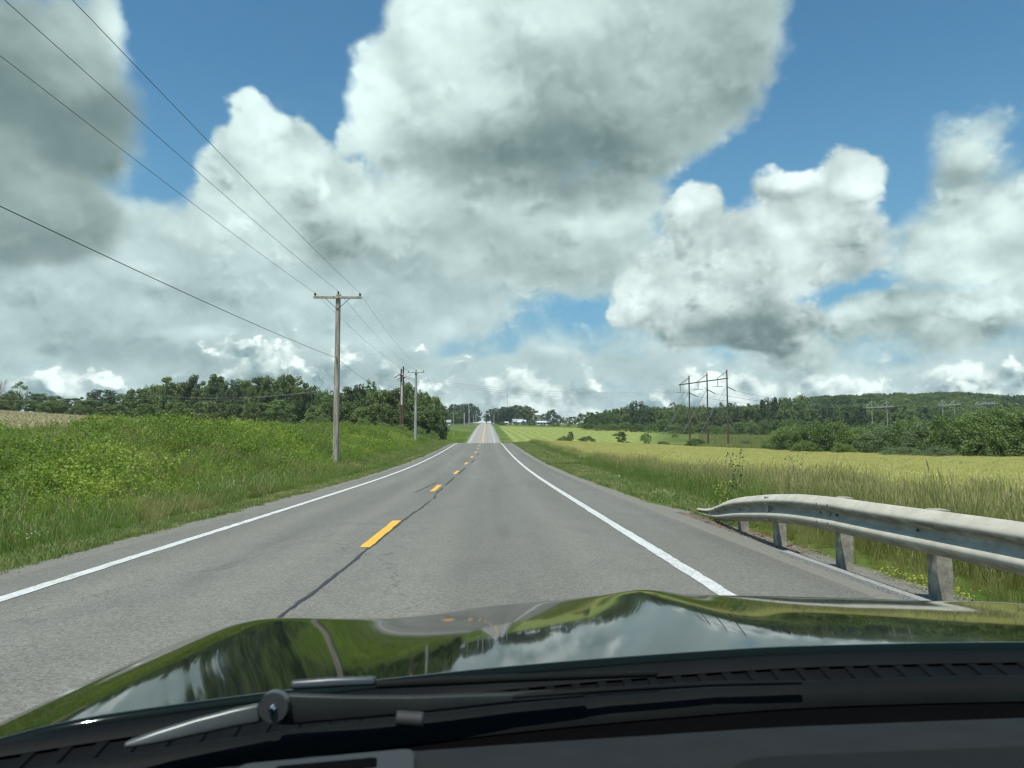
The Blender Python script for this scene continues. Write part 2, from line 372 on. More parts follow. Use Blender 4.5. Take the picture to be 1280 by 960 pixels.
# ------------------------------------------------------------------ road
def road_mat():
    m, t, b = new_mat('worn_asphalt')
    P = t.node('ShaderNodeNewGeometry').outputs['Position']; x, y, z = t.sep(P)[:3]
    big = t.noise(t.vm('MULTIPLY', P, (.6, .05, 1)), 1, 4, .55); mid = t.noise(P, 2.2, 5, .6)
    fine = t.noise(P, 70, 3, .7)
    v = t.node('ShaderNodeTexVoronoi'); t.put(v.inputs['Vector'], P); v.inputs['Scale'].default_value = 55
    sp = t.mr(t.sep(v.outputs['Color'])[0], 0, 1, .72, 1.28, False)
    base = t.mix(t.mr(big, .3, .7), (.140, .142, .120), (.174, .175, .150))
    base = t.mix(t.mr(mid, .35, .75, 0, .5), base, (.130, .131, .112))
    # slightly polished wheel tracks, and the darker strip between them
    def track(c0, w): return t.mr(t.m('ABSOLUTE', t.m('SUBTRACT', x, c0)), 0, w, 1, 0)
    tr = t.m('ADD', t.m('ADD', track(-.75, .6), track(1.35, .6)), t.m('ADD', track(-4.1, .6), track(-2.55, .5)))
    base = t.mix(t.m('MULTIPLY', tr, .30), base, (.212, .210, .178))
    tone = t.m('MULTIPLY', sp, t.mr(fine, .25, .75, .82, 1.18, False))
    # speckle fades with the size of the stones only, it is the same everywhere
    c = t.vm('SCALE', base, scale=tone)
    # far hill: newer, paler surface
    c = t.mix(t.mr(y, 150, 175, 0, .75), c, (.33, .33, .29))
    oil = t.m('MULTIPLY', t.m('ADD', track(.30, .35), track(-3.3, .35)), t.mr(t.noise(t.vm('MULTIPLY', P, (2, .25, 1)), 1.6, 5, .6), .42, .7))
    c = t.mix(t.m('MULTIPLY', oil, .32), c, (.075, .075, .068))
    pt = t.noise(t.vm('MULTIPLY', P, (.35, .10, 1)), 2.2, 2, .5, .6)
    c = t.mix(t.mr(pt, .60, .63, 0, .16), c, (.09, .09, .085))
    # edge of the shoulder, broken and dusty
    e = t.m('MAXIMUM', t.mr(t.m('MULTIPLY_ADD', mid, .5, x), 4.0, 4.3), t.mr(t.m('MULTIPLY_ADD', mid, -.6, x), -5.95, -5.75, 1, 0))
    c = t.mix(t.m('MULTIPLY', e, .40), c, (.20, .195, .16))
    # hairline cracks
    w = t.node('ShaderNodeTexVoronoi', feature='DISTANCE_TO_EDGE')
    t.put(w.inputs['Vector'], t.vm('ADD', t.vm('MULTIPLY', P, (.30, .10, 0)), t.vm('SCALE', t.noise(P, 1.5, 4, .6, color=True), scale=.35))); w.inputs['Scale'].default_value = 1
    ck = t.m('MULTIPLY', t.mr(w.outputs[0], .002, .006, .45, 0), t.mr(big, .45, .6))
    c = t.mix(ck, c, (.05, .05, .048))
    t.put(b.inputs['Base Color'], c); b.inputs['Roughness'].default_value = .82; b.inputs['Specular IOR Level'].default_value = .3
    bn = t.node('ShaderNodeBump'); bn.inputs['Strength'].default_value = .5; bn.inputs['Distance'].default_value = .004
    t.put(bn.inputs['Height'], t.m('ADD', fine, t.sep(v.outputs['Color'])[1])); t.put(b.inputs['Normal'], bn.outputs[0])
    return m
RY = axis([(-60, 40, .25), (40, 140, .6), (140, 400, 2), (400, 1300, 10)])
def edge_noise(y, s): return .07 * np.sin(y * 1.9 + s) + .05 * np.sin(y * 4.7 + 2 * s) + .05 * np.sin(y * .43 + s) + .025 * np.sin(y * 11 + s)
def rfn(U, V):
    # U runs 0..1 from the left edge to the right edge
    L = -5.72 + edge_noise(V, 1); Rr = 4.16 + edge_noise(V, 5) * (V > 11)
    X = L + (Rr - L) * U
    Z = zr(V) - .012 * np.abs((U - .48) * 2) ** 2
    Z = np.where((U < .001) | (U > .999), Z - .05, Z)
    return X, V, Z
ru = np.array([0, .003, .1, .2, .3, .4, .5, .6, .7, .8, .9, .997, 1.0])
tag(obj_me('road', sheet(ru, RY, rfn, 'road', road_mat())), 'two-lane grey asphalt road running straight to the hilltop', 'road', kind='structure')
def strip(name, ys, xc, w, mat, lift, label, cat, wn=0.0, seed=0):
    ys = np.asarray(ys, float); xc = np.broadcast_to(xc, ys.shape).astype(float); w = np.broadcast_to(w, ys.shape)
    r = np.random.default_rng(seed)
    a = xc - w / 2 + wn * r.standard_normal(len(ys)); b = xc + w / 2 + wn * r.standard_normal(len(ys))
    def z(x): 
        u = (x + 5.72) / 9.88; return zr(ys) - .012 * np.abs((u - .48) * 2) ** 2 + lift
    V = np.stack([np.stack([a, ys, z(a)], 1), np.stack([b, ys, z(b)], 1)], 1).reshape(-1, 3)
    i = np.arange(len(ys) - 1) * 2
    return tag(obj_me(name, mesh_np(name, V, np.stack([i, i + 1, i + 3, i + 2], 1), mat)), label, cat, kind='structure')
def paint(name, col, wear):
    m, t, b = new_mat(name); P = t.node('ShaderNodeNewGeometry').outputs['Position']
    n = t.noise(P, 26, 6, .7); n2 = t.noise(P, 3, 4, .6)
    n4 = t.noise(P, 90, 3, .7)
    c = t.mix(t.mr(t.m('MULTIPLY_ADD', n2, .45, t.m('MULTIPLY_ADD', n4, .25, n)), .84, .98, 0, wear), col, (.20, .20, .18))
    c = t.mix(t.mr(t.noise(t.vm('MULTIPLY', P, (1, .12, 1)), 5, 5, .6), .4, .75, 0, .35), c, tuple(q * .62 for q in col))
    t.put(b.inputs['Base Color'], c); b.inputs['Roughness'].default_value = .6; return m
WHITE = paint('white_road_paint', (.58, .60, .57), .6); YEL = paint('yellow_road_paint', (.80, .42, .03), .35)
TAR = simple('tar_sealant', (.018, .019, .022), .5, var=.3, scale=20)
YS = axis([(-40, 40, .2), (40, 140, .6), (140, 400, 2), (400, 1300, 10)])
strip('road_edge_line', YS, -4.84, .17, WHITE, .006, 'solid white edge line along the left shoulder', 'road marking', .006, 1)
strip('road_edge_line', YS, 2.47, .18, WHITE, .006, 'solid white edge line along the right shoulder', 'road marking', .006, 2)
def cx(y): return np.interp(y, [0, 30, 45, 85, 200, 1300], [-1.84, -1.78, -1.55, -1.08, -1.03, -1.1])
yd = -.2; k = 0
while yd < 128:
    if yd > 5:
        s_, e_ = yd - 2.0, yd + 2.0
        yy = np.linspace(s_, e_, 24); strip('road_centre_dash', yy, cx(yy), .17, YEL, .007, 'yellow centre dash painted on the asphalt', 'road marking', .008, 30 + k)
        k += 1
    yd += 13.55
yy = axis([(150, 400, 2), (400, 1300, 10)])
strip('road_centre_line', yy, cx(yy) - .18, .15, YEL, .007, 'yellow double centre line climbing the far hill', 'road marking', .01, 9)
strip('road_centre_line', yy, cx(yy) + .18, .15, YEL, .007, 'yellow double centre line climbing the far hill', 'road marking', .01, 10)
def crack(pts, w, seed):
    pts = np.array(pts); ys = np.arange(pts[0][1], pts[-1][1], .12)
    r = np.random.default_rng(seed); x = np.interp(ys, pts[:, 1], pts[:, 0]) + .009 * np.sin(ys * 3 + seed) + .005 * np.sin(ys * 13)
    ww = w * (.75 + .35 * np.sin(ys * 2.3 + seed) ** 2) * (.85 + .3 * r.random(len(ys)))
    strip('tar_seal', ys, x, ww, TAR, .004, 'black tar seam along the centre of the road', 'road marking', .006, seed)
crack([(-1.9, -6), (-1.86, 3), (-1.83, 7), (-1.77, 8.7), (-1.74, 11.6), (-1.67, 16.5), (-1.60, 18), (-1.54, 21)], .055, 3)
crack([(-1.50, 21.6), (-1.56, 23.2)], .06, 4)
crack([(-1.60, 23.5), (-1.56, 27)], .07, 5)
crack([(-1.56, 28.5), (-1.50, 35)], .09, 6)
crack([(-1.45, 39), (-1.28, 47)], .10, 7)
crack([(-1.1, 54), (-.95, 62)], .09, 8); crack([(-.85, 70), (-.8, 78)], .09, 12)
crack([(-2.30, 24.5), (-2.15, 28), (-2.05, 31)], .06, 14)
# strip of pale kerb beside the guard rail
m = MB(); ys = np.arange(-12, 10.6, .3)
for a, b in zip(ys[:-1], ys[1:]):
    za, zb = float(zr(a)), float(zr(b)); wa = .075
    m.add([(4.13, a, za - .03), (4.13, b, zb - .03), (4.15, b, zb + .045), (4.15, a, za + .045), (4.27, b, zb + .045), (4.27, a, za + .045), (4.30, b, zb - .05), (4.30, a, za - .05)],
          [(0, 1, 2, 3), (3, 2, 4, 5), (5, 4, 6, 7)])
tag(m.build('kerb_strip', simple('grey_kerb_asphalt', (.27, .27, .25), .9, var=.35, scale=40, bump=.8, bscale=90)), 'low pale kerb between asphalt and guard rail posts', 'kerb', kind='structure')

# ------------------------------------------------------------------ instancing of things nobody could count
def scatter(name, pts, scl, rot, idx, protos, label, cat, kind='stuff'):
    """one object: points carry copies of a few plant tufts"""
    me = bpy.data.meshes.new(name); me.vertices.add(len(pts)); me.vertices.foreach_set('co', np.asarray(pts, np.float32).ravel())
    for nm, ty, dat in (('scl', 'FLOAT', scl), ('idx', 'INT', idx)):
        a = me.attributes.new(nm, ty, 'POINT'); a.data.foreach_set('value', np.asarray(dat, np.float32 if ty == 'FLOAT' else np.int32))
    a = me.attributes.new('rot', 'FLOAT_VECTOR', 'POINT'); a.data.foreach_set('vector', np.asarray(rot, np.float32).ravel())
    o = obj_me(name, me); tag(o, label, cat, kind=kind)
    ng = bpy.data.node_groups.new(name, 'GeometryNodeTree')
    ng.interface.new_socket('Geometry', in_out='INPUT', socket_type='NodeSocketGeometry'); ng.interface.new_socket('Geometry', in_out='OUTPUT', socket_type='NodeSocketGeometry')
    N = ng.nodes; L = ng.links
    gi = N.new('NodeGroupInput'); go = N.new('NodeGroupOutput'); ip = N.new('GeometryNodeInstanceOnPoints'); ci = N.new('GeometryNodeCollectionInfo')
    c = bpy.data.collections.new(name + '_tufts')
    for q, pm in enumerate(protos):
        po = bpy.data.objects.new('%s_%02d' % (name, q), pm); c.objects.link(po)
    ci.inputs['Collection'].default_value = c; ci.inputs['Separate Children'].default_value = True; ci.inputs['Reset Children'].default_value = True
    ip.inputs['Pick Instance'].default_value = True
    def na(n, ty):
        a = N.new('GeometryNodeInputNamedAttribute'); a.data_type = ty; a.inputs['Name'].default_value = n; return a.outputs[0]
    L.new(gi.outputs[0], ip.inputs['Points']); L.new(ci.outputs[0], ip.inputs['Instance']); L.new(na('idx', 'INT'), ip.inputs['Instance Index'])
    L.new(na('scl', 'FLOAT'), ip.inputs['Scale'])
    e2r = N.new('FunctionNodeEulerToRotation'); L.new(na('rot', 'FLOAT_VECTOR'), e2r.inputs[0]); L.new(e2r.outputs[0], ip.inputs['Rotation'])
    L.new(ip.outputs[0], go.inputs[0])
    md = o.modifiers.new('plants', 'NODES'); md.node_group = ng
    return o
def visible(x, y, m=170):
    """keep what could be seen from near the car, with a wide margin"""
    with np.errstate(all='ignore'):
        u = VX + F * x / np.maximum(y, .1)
    return ((y > 2) & (u > -m - 60) & (u < 1280 + m)) | ((y > -2) & (y < 13) & (np.abs(x) < 11))
def jit(x0, x1, y0, y1, step):
    nx = int((x1 - x0) / step); ny = int((y1 - y0) / step)
    X, Y = np.meshgrid(np.arange(nx), np.arange(ny)); X = X.ravel() + rng.random(X.size); Y = Y.ravel() + rng.random(Y.size)
    return x0 + X * step, y0 + Y * step
def quads(C, size, nrm_bias=(0, 0, .4), aspect=1.5, r=None):
    """leaf-shaped quads at the points C"""
    r = r or rng; n = len(C)
    nn = r.standard_normal((n, 3)) + np.asarray(nrm_bias); nn /= np.linalg.norm(nn, axis=1, keepdims=True)
    t = np.cross(nn, r.standard_normal((n, 3))); t /= np.linalg.norm(t, axis=1, keepdims=True) + 1e-9
    b = np.cross(nn, t); s = (np.asarray(size) * (.6 + .8 * r.random(n)))[:, None]
    a, w = t * s * aspect / 2, b * s / 2
    V = np.stack([C - a, C - w * .9 + a * .1, C + a, C + w * .9 + a * .1], 1).reshape(-1, 3)
    return V, np.arange(4 * n).reshape(n, 4)
def blades(n, rad, h0, h1, w, lean=.25, head=0, seed=0, headw=.012):
    """grass blades as bent tapering ribbons, some with seed heads"""
    r = np.random.default_rng(seed); V = []; Fq = []; MI = []
    for i in range(n):
        a = r.random() * 6.283; rr = rad * math.sqrt(r.random()); x, y = rr * math.cos(a), rr * math.sin(a)
        h = h0 + (h1 - h0) * r.random(); la = r.random() * 6.283; ln = lean * h * (.3 + r.random()); fa = r.random() * 3.1416
        wx, wy = math.cos(fa) * w / 2, math.sin(fa) * w / 2
        pr = []
        for q, (tz, tl, tw) in enumerate(((0, 0, 1), (.45, .22, .9), (.8, .6, .6), (1, 1.0, .15))):
            pr.append(((x + math.cos(la) * ln * tl, y + math.sin(la) * ln * tl, h * tz), tw))
        b = len(V)
        for (p, tw) in pr: V += [(p[0] - wx * tw, p[1] - wy * tw, p[2]), (p[0] + wx * tw, p[1] + wy * tw, p[2])]
        for q in range(3): Fq.append((b + 2 * q, b + 2 * q + 1, b + 2 * q + 3, b + 2 * q + 2)); MI.append(0)
        if r.random() < head:
            p1 = Vector(pr[-1][0]); p0 = p1 - Vector((math.cos(la) * .03, math.sin(la) * .03, .13 * (.6 + .6 * r.random())))
            for ang in (0, 1.57):
                u = Vector((math.cos(fa + ang), math.sin(fa + ang), 0)) * headw; b = len(V); md_ = (p0 + p1) / 2
                V += [tuple(p0), tuple(md_ + u), tuple(p1 + Vector((0, 0, .02))), tuple(md_ - u)]; Fq.append((b, b + 1, b + 2, b + 3)); MI.append(1)
    return np.array(V), np.array(Fq), MI
def tuft(name, mats, **kw):
    V, Fq, MI = blades(**kw); return mesh_np(name, V, Fq, mats, midx=MI)

GRASS = leafmat('verge_grass', (.12, .17, .045), (.25, .32, .10), 1.2, .35, (.32, .31, .13))
TALL = leafmat('tall_grass', (.13, .17, .042), (.30, .33, .10), .8, .38, (.36, .34, .15))
TALLG = leafmat('lush_grass', (.10, .17, .035), (.24, .34, .075), .8, .40)
HEADM = leafmat('seed_heads', (.34, .30, .15), (.50, .46, .23), 1.5, .3)
WHEAT = leafmat('ripening_grain', (.43, .45, .12), (.60, .61, .20), .12, .25, (.36, .44, .12))
WHEAD = leafmat('grain_ears', (.54, .53, .17), (.70, .68, .27), .12, .2)
BRAM = leafmat('bramble_leaves', (.10, .165, .027), (.235, .35, .055), .30, .40, (.34, .43, .07))
BRAM2 = leafmat('dark_weed_leaves', (.035, .09, .018), (.09, .20, .035), .5, .3)
FLOWW = simple('white_petals', (.70, .72, .62), .7, var=.1); FLOWY = leafmat('yellow_weed_leaves', (.20, .26, .05), (.38, .40, .07), 2, .3)
STALK = leafmat('dry_stalks', (.29, .26, .14), (.44, .40, .24), 1, .1)

def bramble(seed, mat, n=520, rad=.42, hh=.58, leaf=.031):
    r = np.random.default_rng(seed)
    k = 16; cc = np.stack([(r.random(k) - .5) * 2 * rad, (r.random(k) - .5) * 2 * rad, hh * (.35 + .65 * r.random(k))], 1)
    d = np.hypot(cc[:, 0], cc[:, 1]) / rad; cc[:, 2] *= 1 - .45 * np.clip(d, 0, 1)
    P = cc[r.integers(0, k, n)] + r.standard_normal((n, 3)) * (.075, .075, .065); P[:, 2] = np.maximum(P[:, 2], .02)
    V, Fq = quads(P, leaf, (0, 0, 1.1), 1.5, r)
    return mesh_np('bramble', V, Fq, [mat, STALK])
br_p = [bramble(i, BRAM) for i in range(5)] + [bramble(10 + i, BRAM2, 420, .4, .42) for i in range(2)]
def fern_p(seed):
    r = np.random.default_rng(seed); Ps = []
    for k in range(16):
        a = r.random() * 6.28; h = .5 + .45 * r.random(); l = .25 + .2 * r.random()
        tt = np.linspace(.25, 1, 14); base = np.stack([np.cos(a) * l * tt ** 2, np.sin(a) * l * tt ** 2, h * tt], 1); Ps.append(base + r.standard_normal(base.shape) * .035)
    V, Fq = quads(np.repeat(np.concatenate(Ps), 2, 0) + r.standard_normal((448, 3)) * .02, .042, (0, 0, .7), 1.8, r); return mesh_np('tall_weed', V, Fq, [BRAM])
br_p += [fern_p(60 + i) for i in range(3)] + [tuft('dry_stems', [STALK, HEADM], n=14, rad=.25, h0=.5, h1=1.0, w=.007, lean=.3, head=.5, seed=77), tuft('bank_grass', [TALL, HEADM], n=60, rad=.24, h0=.4, h1=.95, w=.008, lean=.5, head=.12, seed=78), tuft('bank_grass', [TALLG, HEADM], n=60, rad=.24, h0=.35, h1=.85, w=.009, lean=.55, head=.03, seed=79)]
# left bank
X1, Y1 = jit(-27, -7.2, -1, 135, .34)
Hn = wob(X1 * 2.1, Y1 * 2.1) + .5 * wob(X1 * .9 + 5, Y1 * .7)
prob = S(6.6, 8.0, -X1) * np.where(wob(X1 * 1.5 + 11, Y1 * 1.1) > .50, .25, 1) * (1 - S(22, 25, -X1) * np.where(Y1 < 60, 1, .6)) * np.where(Y1 > 60, .75, 1)
kp = (rng.random(len(X1)) < prob) & visible(X1, Y1)
X1, Y1, Hn = X1[kp], Y1[kp], Hn[kp]
sc1 = (.75 + .6 * rng.random(len(X1))) * (1 + .30 * Hn) * (.42 + .68 * S(7.2, 11, -X1))
px1 = VX + F * X1 / Y1
ix = rng.integers(0, 5, len(X1)); dk = (wob(X1 * 3.1 + 40, Y1 * 2.7) > .52); ix[dk] = rng.integers(5, 7, dk.sum()); fr = rng.random(len(X1)) < .30; ix[fr] = rng.integers(7, 10, fr.sum()); ix[(rng.random(len(X1)) < .05)] = 10; gm = rng.random(len(X1)) < np.where(wob(X1 * .9 + 20, Y1 * .8) > .25, .45, .10); ix[gm] = rng.integers(11, 13, gm.sum())
sc1 = np.where(dk, sc1 * .62, sc1) * (1 - .50 * S(14, 20, -X1) * (1 - .6 * S(28, 42, Y1)))
scatter('bank_brambles', np.stack([X1, Y1, H(X1, Y1) - .03], 1), sc1, np.stack([rng.normal(0, .15, len(X1)), rng.normal(0, .15, len(X1)), rng.random(len(X1)) * 6.28], 1), ix, br_p,
        'dense bright green brambles and weeds covering the left bank', 'undergrowth')
# left foot of the bank: mixed grass, dry stalks, white flowers
tg = [tuft('tall_grass', [TALL, HEADM], n=64, rad=.20, h0=.25, h1=.80, w=.008, lean=.55, head=.07, seed=i) for i in range(3)] + \
     [tuft('tall_grass', [TALLG, HEADM], n=66, rad=.22, h0=.25, h1=.7, w=.009, lean=.45, head=.05, seed=10 + i) for i in range(3)]
def flower_p(seed, matf, n=26, h=.55):
    r = np.random.default_rng(seed); P = np.stack([(r.random(n) - .5) * .5, (r.random(n) - .5) * .5, h * (.75 + .35 * r.random(n))], 1)
    V, Fq = quads(P, .026, (0, 0, 2), 1.0, r); V2, F2, M2 = blades(n=n, rad=.25, h0=h * .7, h1=h, w=.008, seed=seed)
    return mesh_np('flowers', np.concatenate([V2, V]), np.concatenate([F2, Fq + len(V2)]), [TALLG, HEADM, matf], midx=[0] * len(F2) + [2] * len(Fq))
tg += [flower_p(5, FLOWW), flower_p(6, FLOWY, 30, .5)]
X2, Y2 = jit(-12, -6.55, -1, 190, .27)
pr = np.clip(S(6.55, 6.9, -X2) * (1 - S(7.2, 9.5, -X2) * .80), 0, 1) * np.where(Y2 > 60, .6, 1)
kp = (rng.random(len(X2)) < pr) & visible(X2, Y2); X2, Y2 = X2[kp], Y2[kp]; n = len(X2)
ix = np.where(wob(X2 * 2, Y2 * 1.3) > .50, rng.integers(0, 3, n), rng.integers(3, 6, n)); u = rng.random(n); ix = np.where((u < .05) & (wob(X2 + 9, Y2) > .25), 6, ix)
s2 = (.6 + .55 * rng.random(n)) * (.55 + .5 * S(6.6, 7.6, -X2)) * (1 + .2 * wob(X2 * 3, Y2 * 2))
scatter('bank_foot_grass', np.stack([X2, Y2, H(X2, Y2) - .02], 1), s2, np.stack([rng.normal(0, .12, n), rng.normal(0, .12, n), rng.random(n) * 6.28], 1), ix, tg,
        'rough knee-high grass with pale flowers at the foot of the left bank', 'grass')
# far left bank beyond the second pole and field margins
X3, Y3 = jit(-70, -7, 130, 330, 1.1)
pr = S(6.8, 8, -X3) * np.where(Y3 < 235, 1, .35) * np.where(-X3 < 16, 1, .25)
kp = (rng.random(len(X3)) < pr) & visible(X3, Y3); X3, Y3 = X3[kp], Y3[kp]; n = len(X3)
scatter('far_bank_weeds', np.stack([X3, Y3, H(X3, Y3) - .03], 1), .9 + .9 * rng.random(n), np.stack([np.zeros(n), np.zeros(n), rng.random(n) * 6.28], 1), rng.integers(0, 5, n), br_p[:5] ,
        'green weeds on the left slope below the wood', 'undergrowth')
# short mown verges
sg = [tuft('short_grass', [GRASS, HEADM], n=60, rad=.14, h0=.035, h1=.11, w=.009, lean=.7, head=0, seed=20 + i) for i in range(3)] + [flower_p(7, FLOWW, 5, .08)]
X4, Y4 = jit(-7.0, -5.72, -1, 130, .12); X5, Y5 = jit(4.3, 7.4, 14, 125, .15)
k4 = (rng.random(len(X4)) < .8 * S(5.72, 6.15, -X4) * np.where(Y4 > 45, .35, 1)) & visible(X4, Y4)
k5 = (rng.random(len(X5)) < .95 * S(4.4, 4.75, X5 - .25 * (Y5 < 20)) * np.where(Y5 > 55, .35, 1)) & visible(X5, Y5)
X = np.concatenate([X4[k4], X5[k5]]); Y = np.concatenate([Y4[k4], Y5[k5]]); n = len(X)
ix = rng.integers(0, 3, n); ix[(rng.random(n) < .012) & (X > 0)] = 3
scatter('verge_grass', np.stack([X, Y, H(X, Y) - .01], 1), (.7 + .7 * rng.random(n)) * np.where(X > 0, 1.25 + .5 * S(5, 7, X), .9) * np.where(Y > 50, 1.7, 1), np.stack([rng.normal(0, .1, n), rng.normal(0, .1, n), rng.random(n) * 6.28], 1), ix, sg,
        'short mown grass verges edging both sides of the road', 'grass')
# tall roadside grass on the right
def xin(y): return np.interp(y, [0, 12, 16, 20, 40, 130], [4.75, 4.75, 5.1, 5.6, 6.2, 6.6])
def xout(y): return np.interp(y, [0, 8, 14, 21, 31, 45, 60, 130], [20, 20, 17, 13.9, 11.4, 10, 9, 8.6])
th = [tuft('roadside_grass', [TALL, HEADM], n=85, rad=.22, h0=.38, h1=1.05, w=.006, lean=.38, head=.24, seed=40 + i, headw=.006) for i in range(4)] + \
     [tuft('roadside_grass', [TALLG, HEADM], n=75, rad=.22, h0=.4, h1=.95, w=.0085, lean=.36, head=.05, seed=50 + i) for i in range(3)] + [flower_p(8, FLOWY, 30, .75)]
X6, Y6 = jit(4.6, 20, -1, 130, .27)
kp = (X6 > xin(Y6) + .15 * wob(X6, Y6 * 3)) & (X6 < xout(Y6) + .5 * wob(X6, Y6)) & visible(X6, Y6) & (rng.random(len(X6)) < np.where(Y6 > 50, .6, .90 - .30 * (wob(X6 * 2.2, Y6 * 1.8) > .3)) * (1 - .75 * S(.55, 1.0, (X6 - xin(Y6)) / (xout(Y6) - xin(Y6))))); X6, Y6 = X6[kp], Y6[kp]; n = len(X6)
lush = (wob(X6 * 1.3 + 7, Y6 * .9) > .15) | ((Y6 > 15) & (X6 < xin(Y6) + 1.2)); ix = np.where(lush, rng.integers(4, 7, n), rng.integers(0, 4, n))
ix = np.where((rng.random(n) < .10) & (Y6 > 14) & (Y6 < 26) & (X6 < 8.5), 7, ix)
s6 = (.75 + .4 * rng.random(n)) * (.35 + .65 * S(0, 1.3, X6 - xin(Y6))) * (1 + .12 * wob(X6 * 2, Y6 * 2)) * np.where((X6 < 6.2) & (Y6 < 14), .80, 1) * (.70 + .6 * rng.random(n))
scatter('roadside_grass', np.stack([X6, Y6, H(X6, Y6) - .02], 1), s6, np.stack([rng.normal(0, .10, n), rng.normal(.05, .10, n), rng.random(n) * 6.28], 1), ix, th,
        'tall wild grass with brown seed heads behind the guard rail', 'grass')
# grain field
wp = [tuft('grain', [WHEAT, WHEAD], n=90, rad=.42, h0=.62, h1=.80, w=.016, lean=.18, head=.9, seed=70 + i, headw=.018) for i in range(4)]
def yfar(x): return np.interp(x, [8, 20, 35, 45, 61, 80], [136, 128, 118, 106, 86, 70])
X7, Y7 = jit(8, 76, 8, 138, .55)
kp = (X7 > xout(Y7) - .38 * (xout(Y7) - xin(Y7))) & (Y7 < yfar(X7)) & visible(X7, Y7, 60); X7, Y7 = X7[kp], Y7[kp]; n = len(X7)
scatter('grain_field', np.stack([X7, Y7, H(X7, Y7) - .02], 1), (.92 + .16 * rng.random(n)) * (1 + .06 * wob(X7 * .7, Y7 * .7)), np.stack([rng.normal(0, .06, n), rng.normal(0, .06, n), rng.random(n) * 6.28], 1), rng.integers(0, 4, n), wp,
        'flat field of ripening yellow grain beyond the tall grass', 'grain')
# stubble leaves on the left rise
stp = [tuft('stubble', [STALK, STALK], n=22, rad=.5, h0=.10, h1=.32, w=.03, lean=.9, head=0, seed=90 + i) for i in range(3)]
X8, Y8 = jit(-150, -22, 25, 240, 1.25)
kp = visible(X8, Y8, 100) & (-X8 > 22 + 1.5 * wob(X8, Y8)); X8, Y8 = X8[kp], Y8[kp]; n = len(X8)
scatter('corn_stubble', np.stack([X8, Y8, H(X8, Y8)], 1), .8 + .6 * rng.random(n), np.stack([np.zeros(n), np.zeros(n), rng.random(n) * 6.28], 1), rng.integers(0, 3, n), stp,
        'pale dry stubble on the rising field at far left', 'stubble')
# loose grit on the shoulders
def pebble(seed):
    bm = bmesh.new(); bmesh.ops.create_icosphere(bm, subdivisions=1, radius=.5); r = random.Random(seed)
    for v in bm.verts: v.co *= .7 + .5 * r.random(); v.co.z *= .6
    me = bpy.data.meshes.new('pebble'); bm.to_mesh(me); bm.free(); me.materials.append(PEB); return me
PEB = simple('grit', (.24, .22, .19), .9, var=.5, scale=3)
X9, Y9 = jit(4.28, 5.0, 4, 19, .045); XA, YA = jit(-6.05, -5.6, 5, 32, .06)
kk = rng.random(len(X9)) < .30; ka = rng.random(len(XA)) < .40
X = np.concatenate([X9[kk], XA[ka]]); Y = np.concatenate([Y9[kk], YA[ka]]); n = len(X)
scatter('grit', np.stack([X, Y, H(X, Y)], 1), .008 + .022 * rng.random(n) ** 2, rng.random((n, 3)) * 6, rng.integers(0, 3, n), [pebble(i) for i in range(3)],
        'loose stones and grit along the asphalt edges', 'gravel')

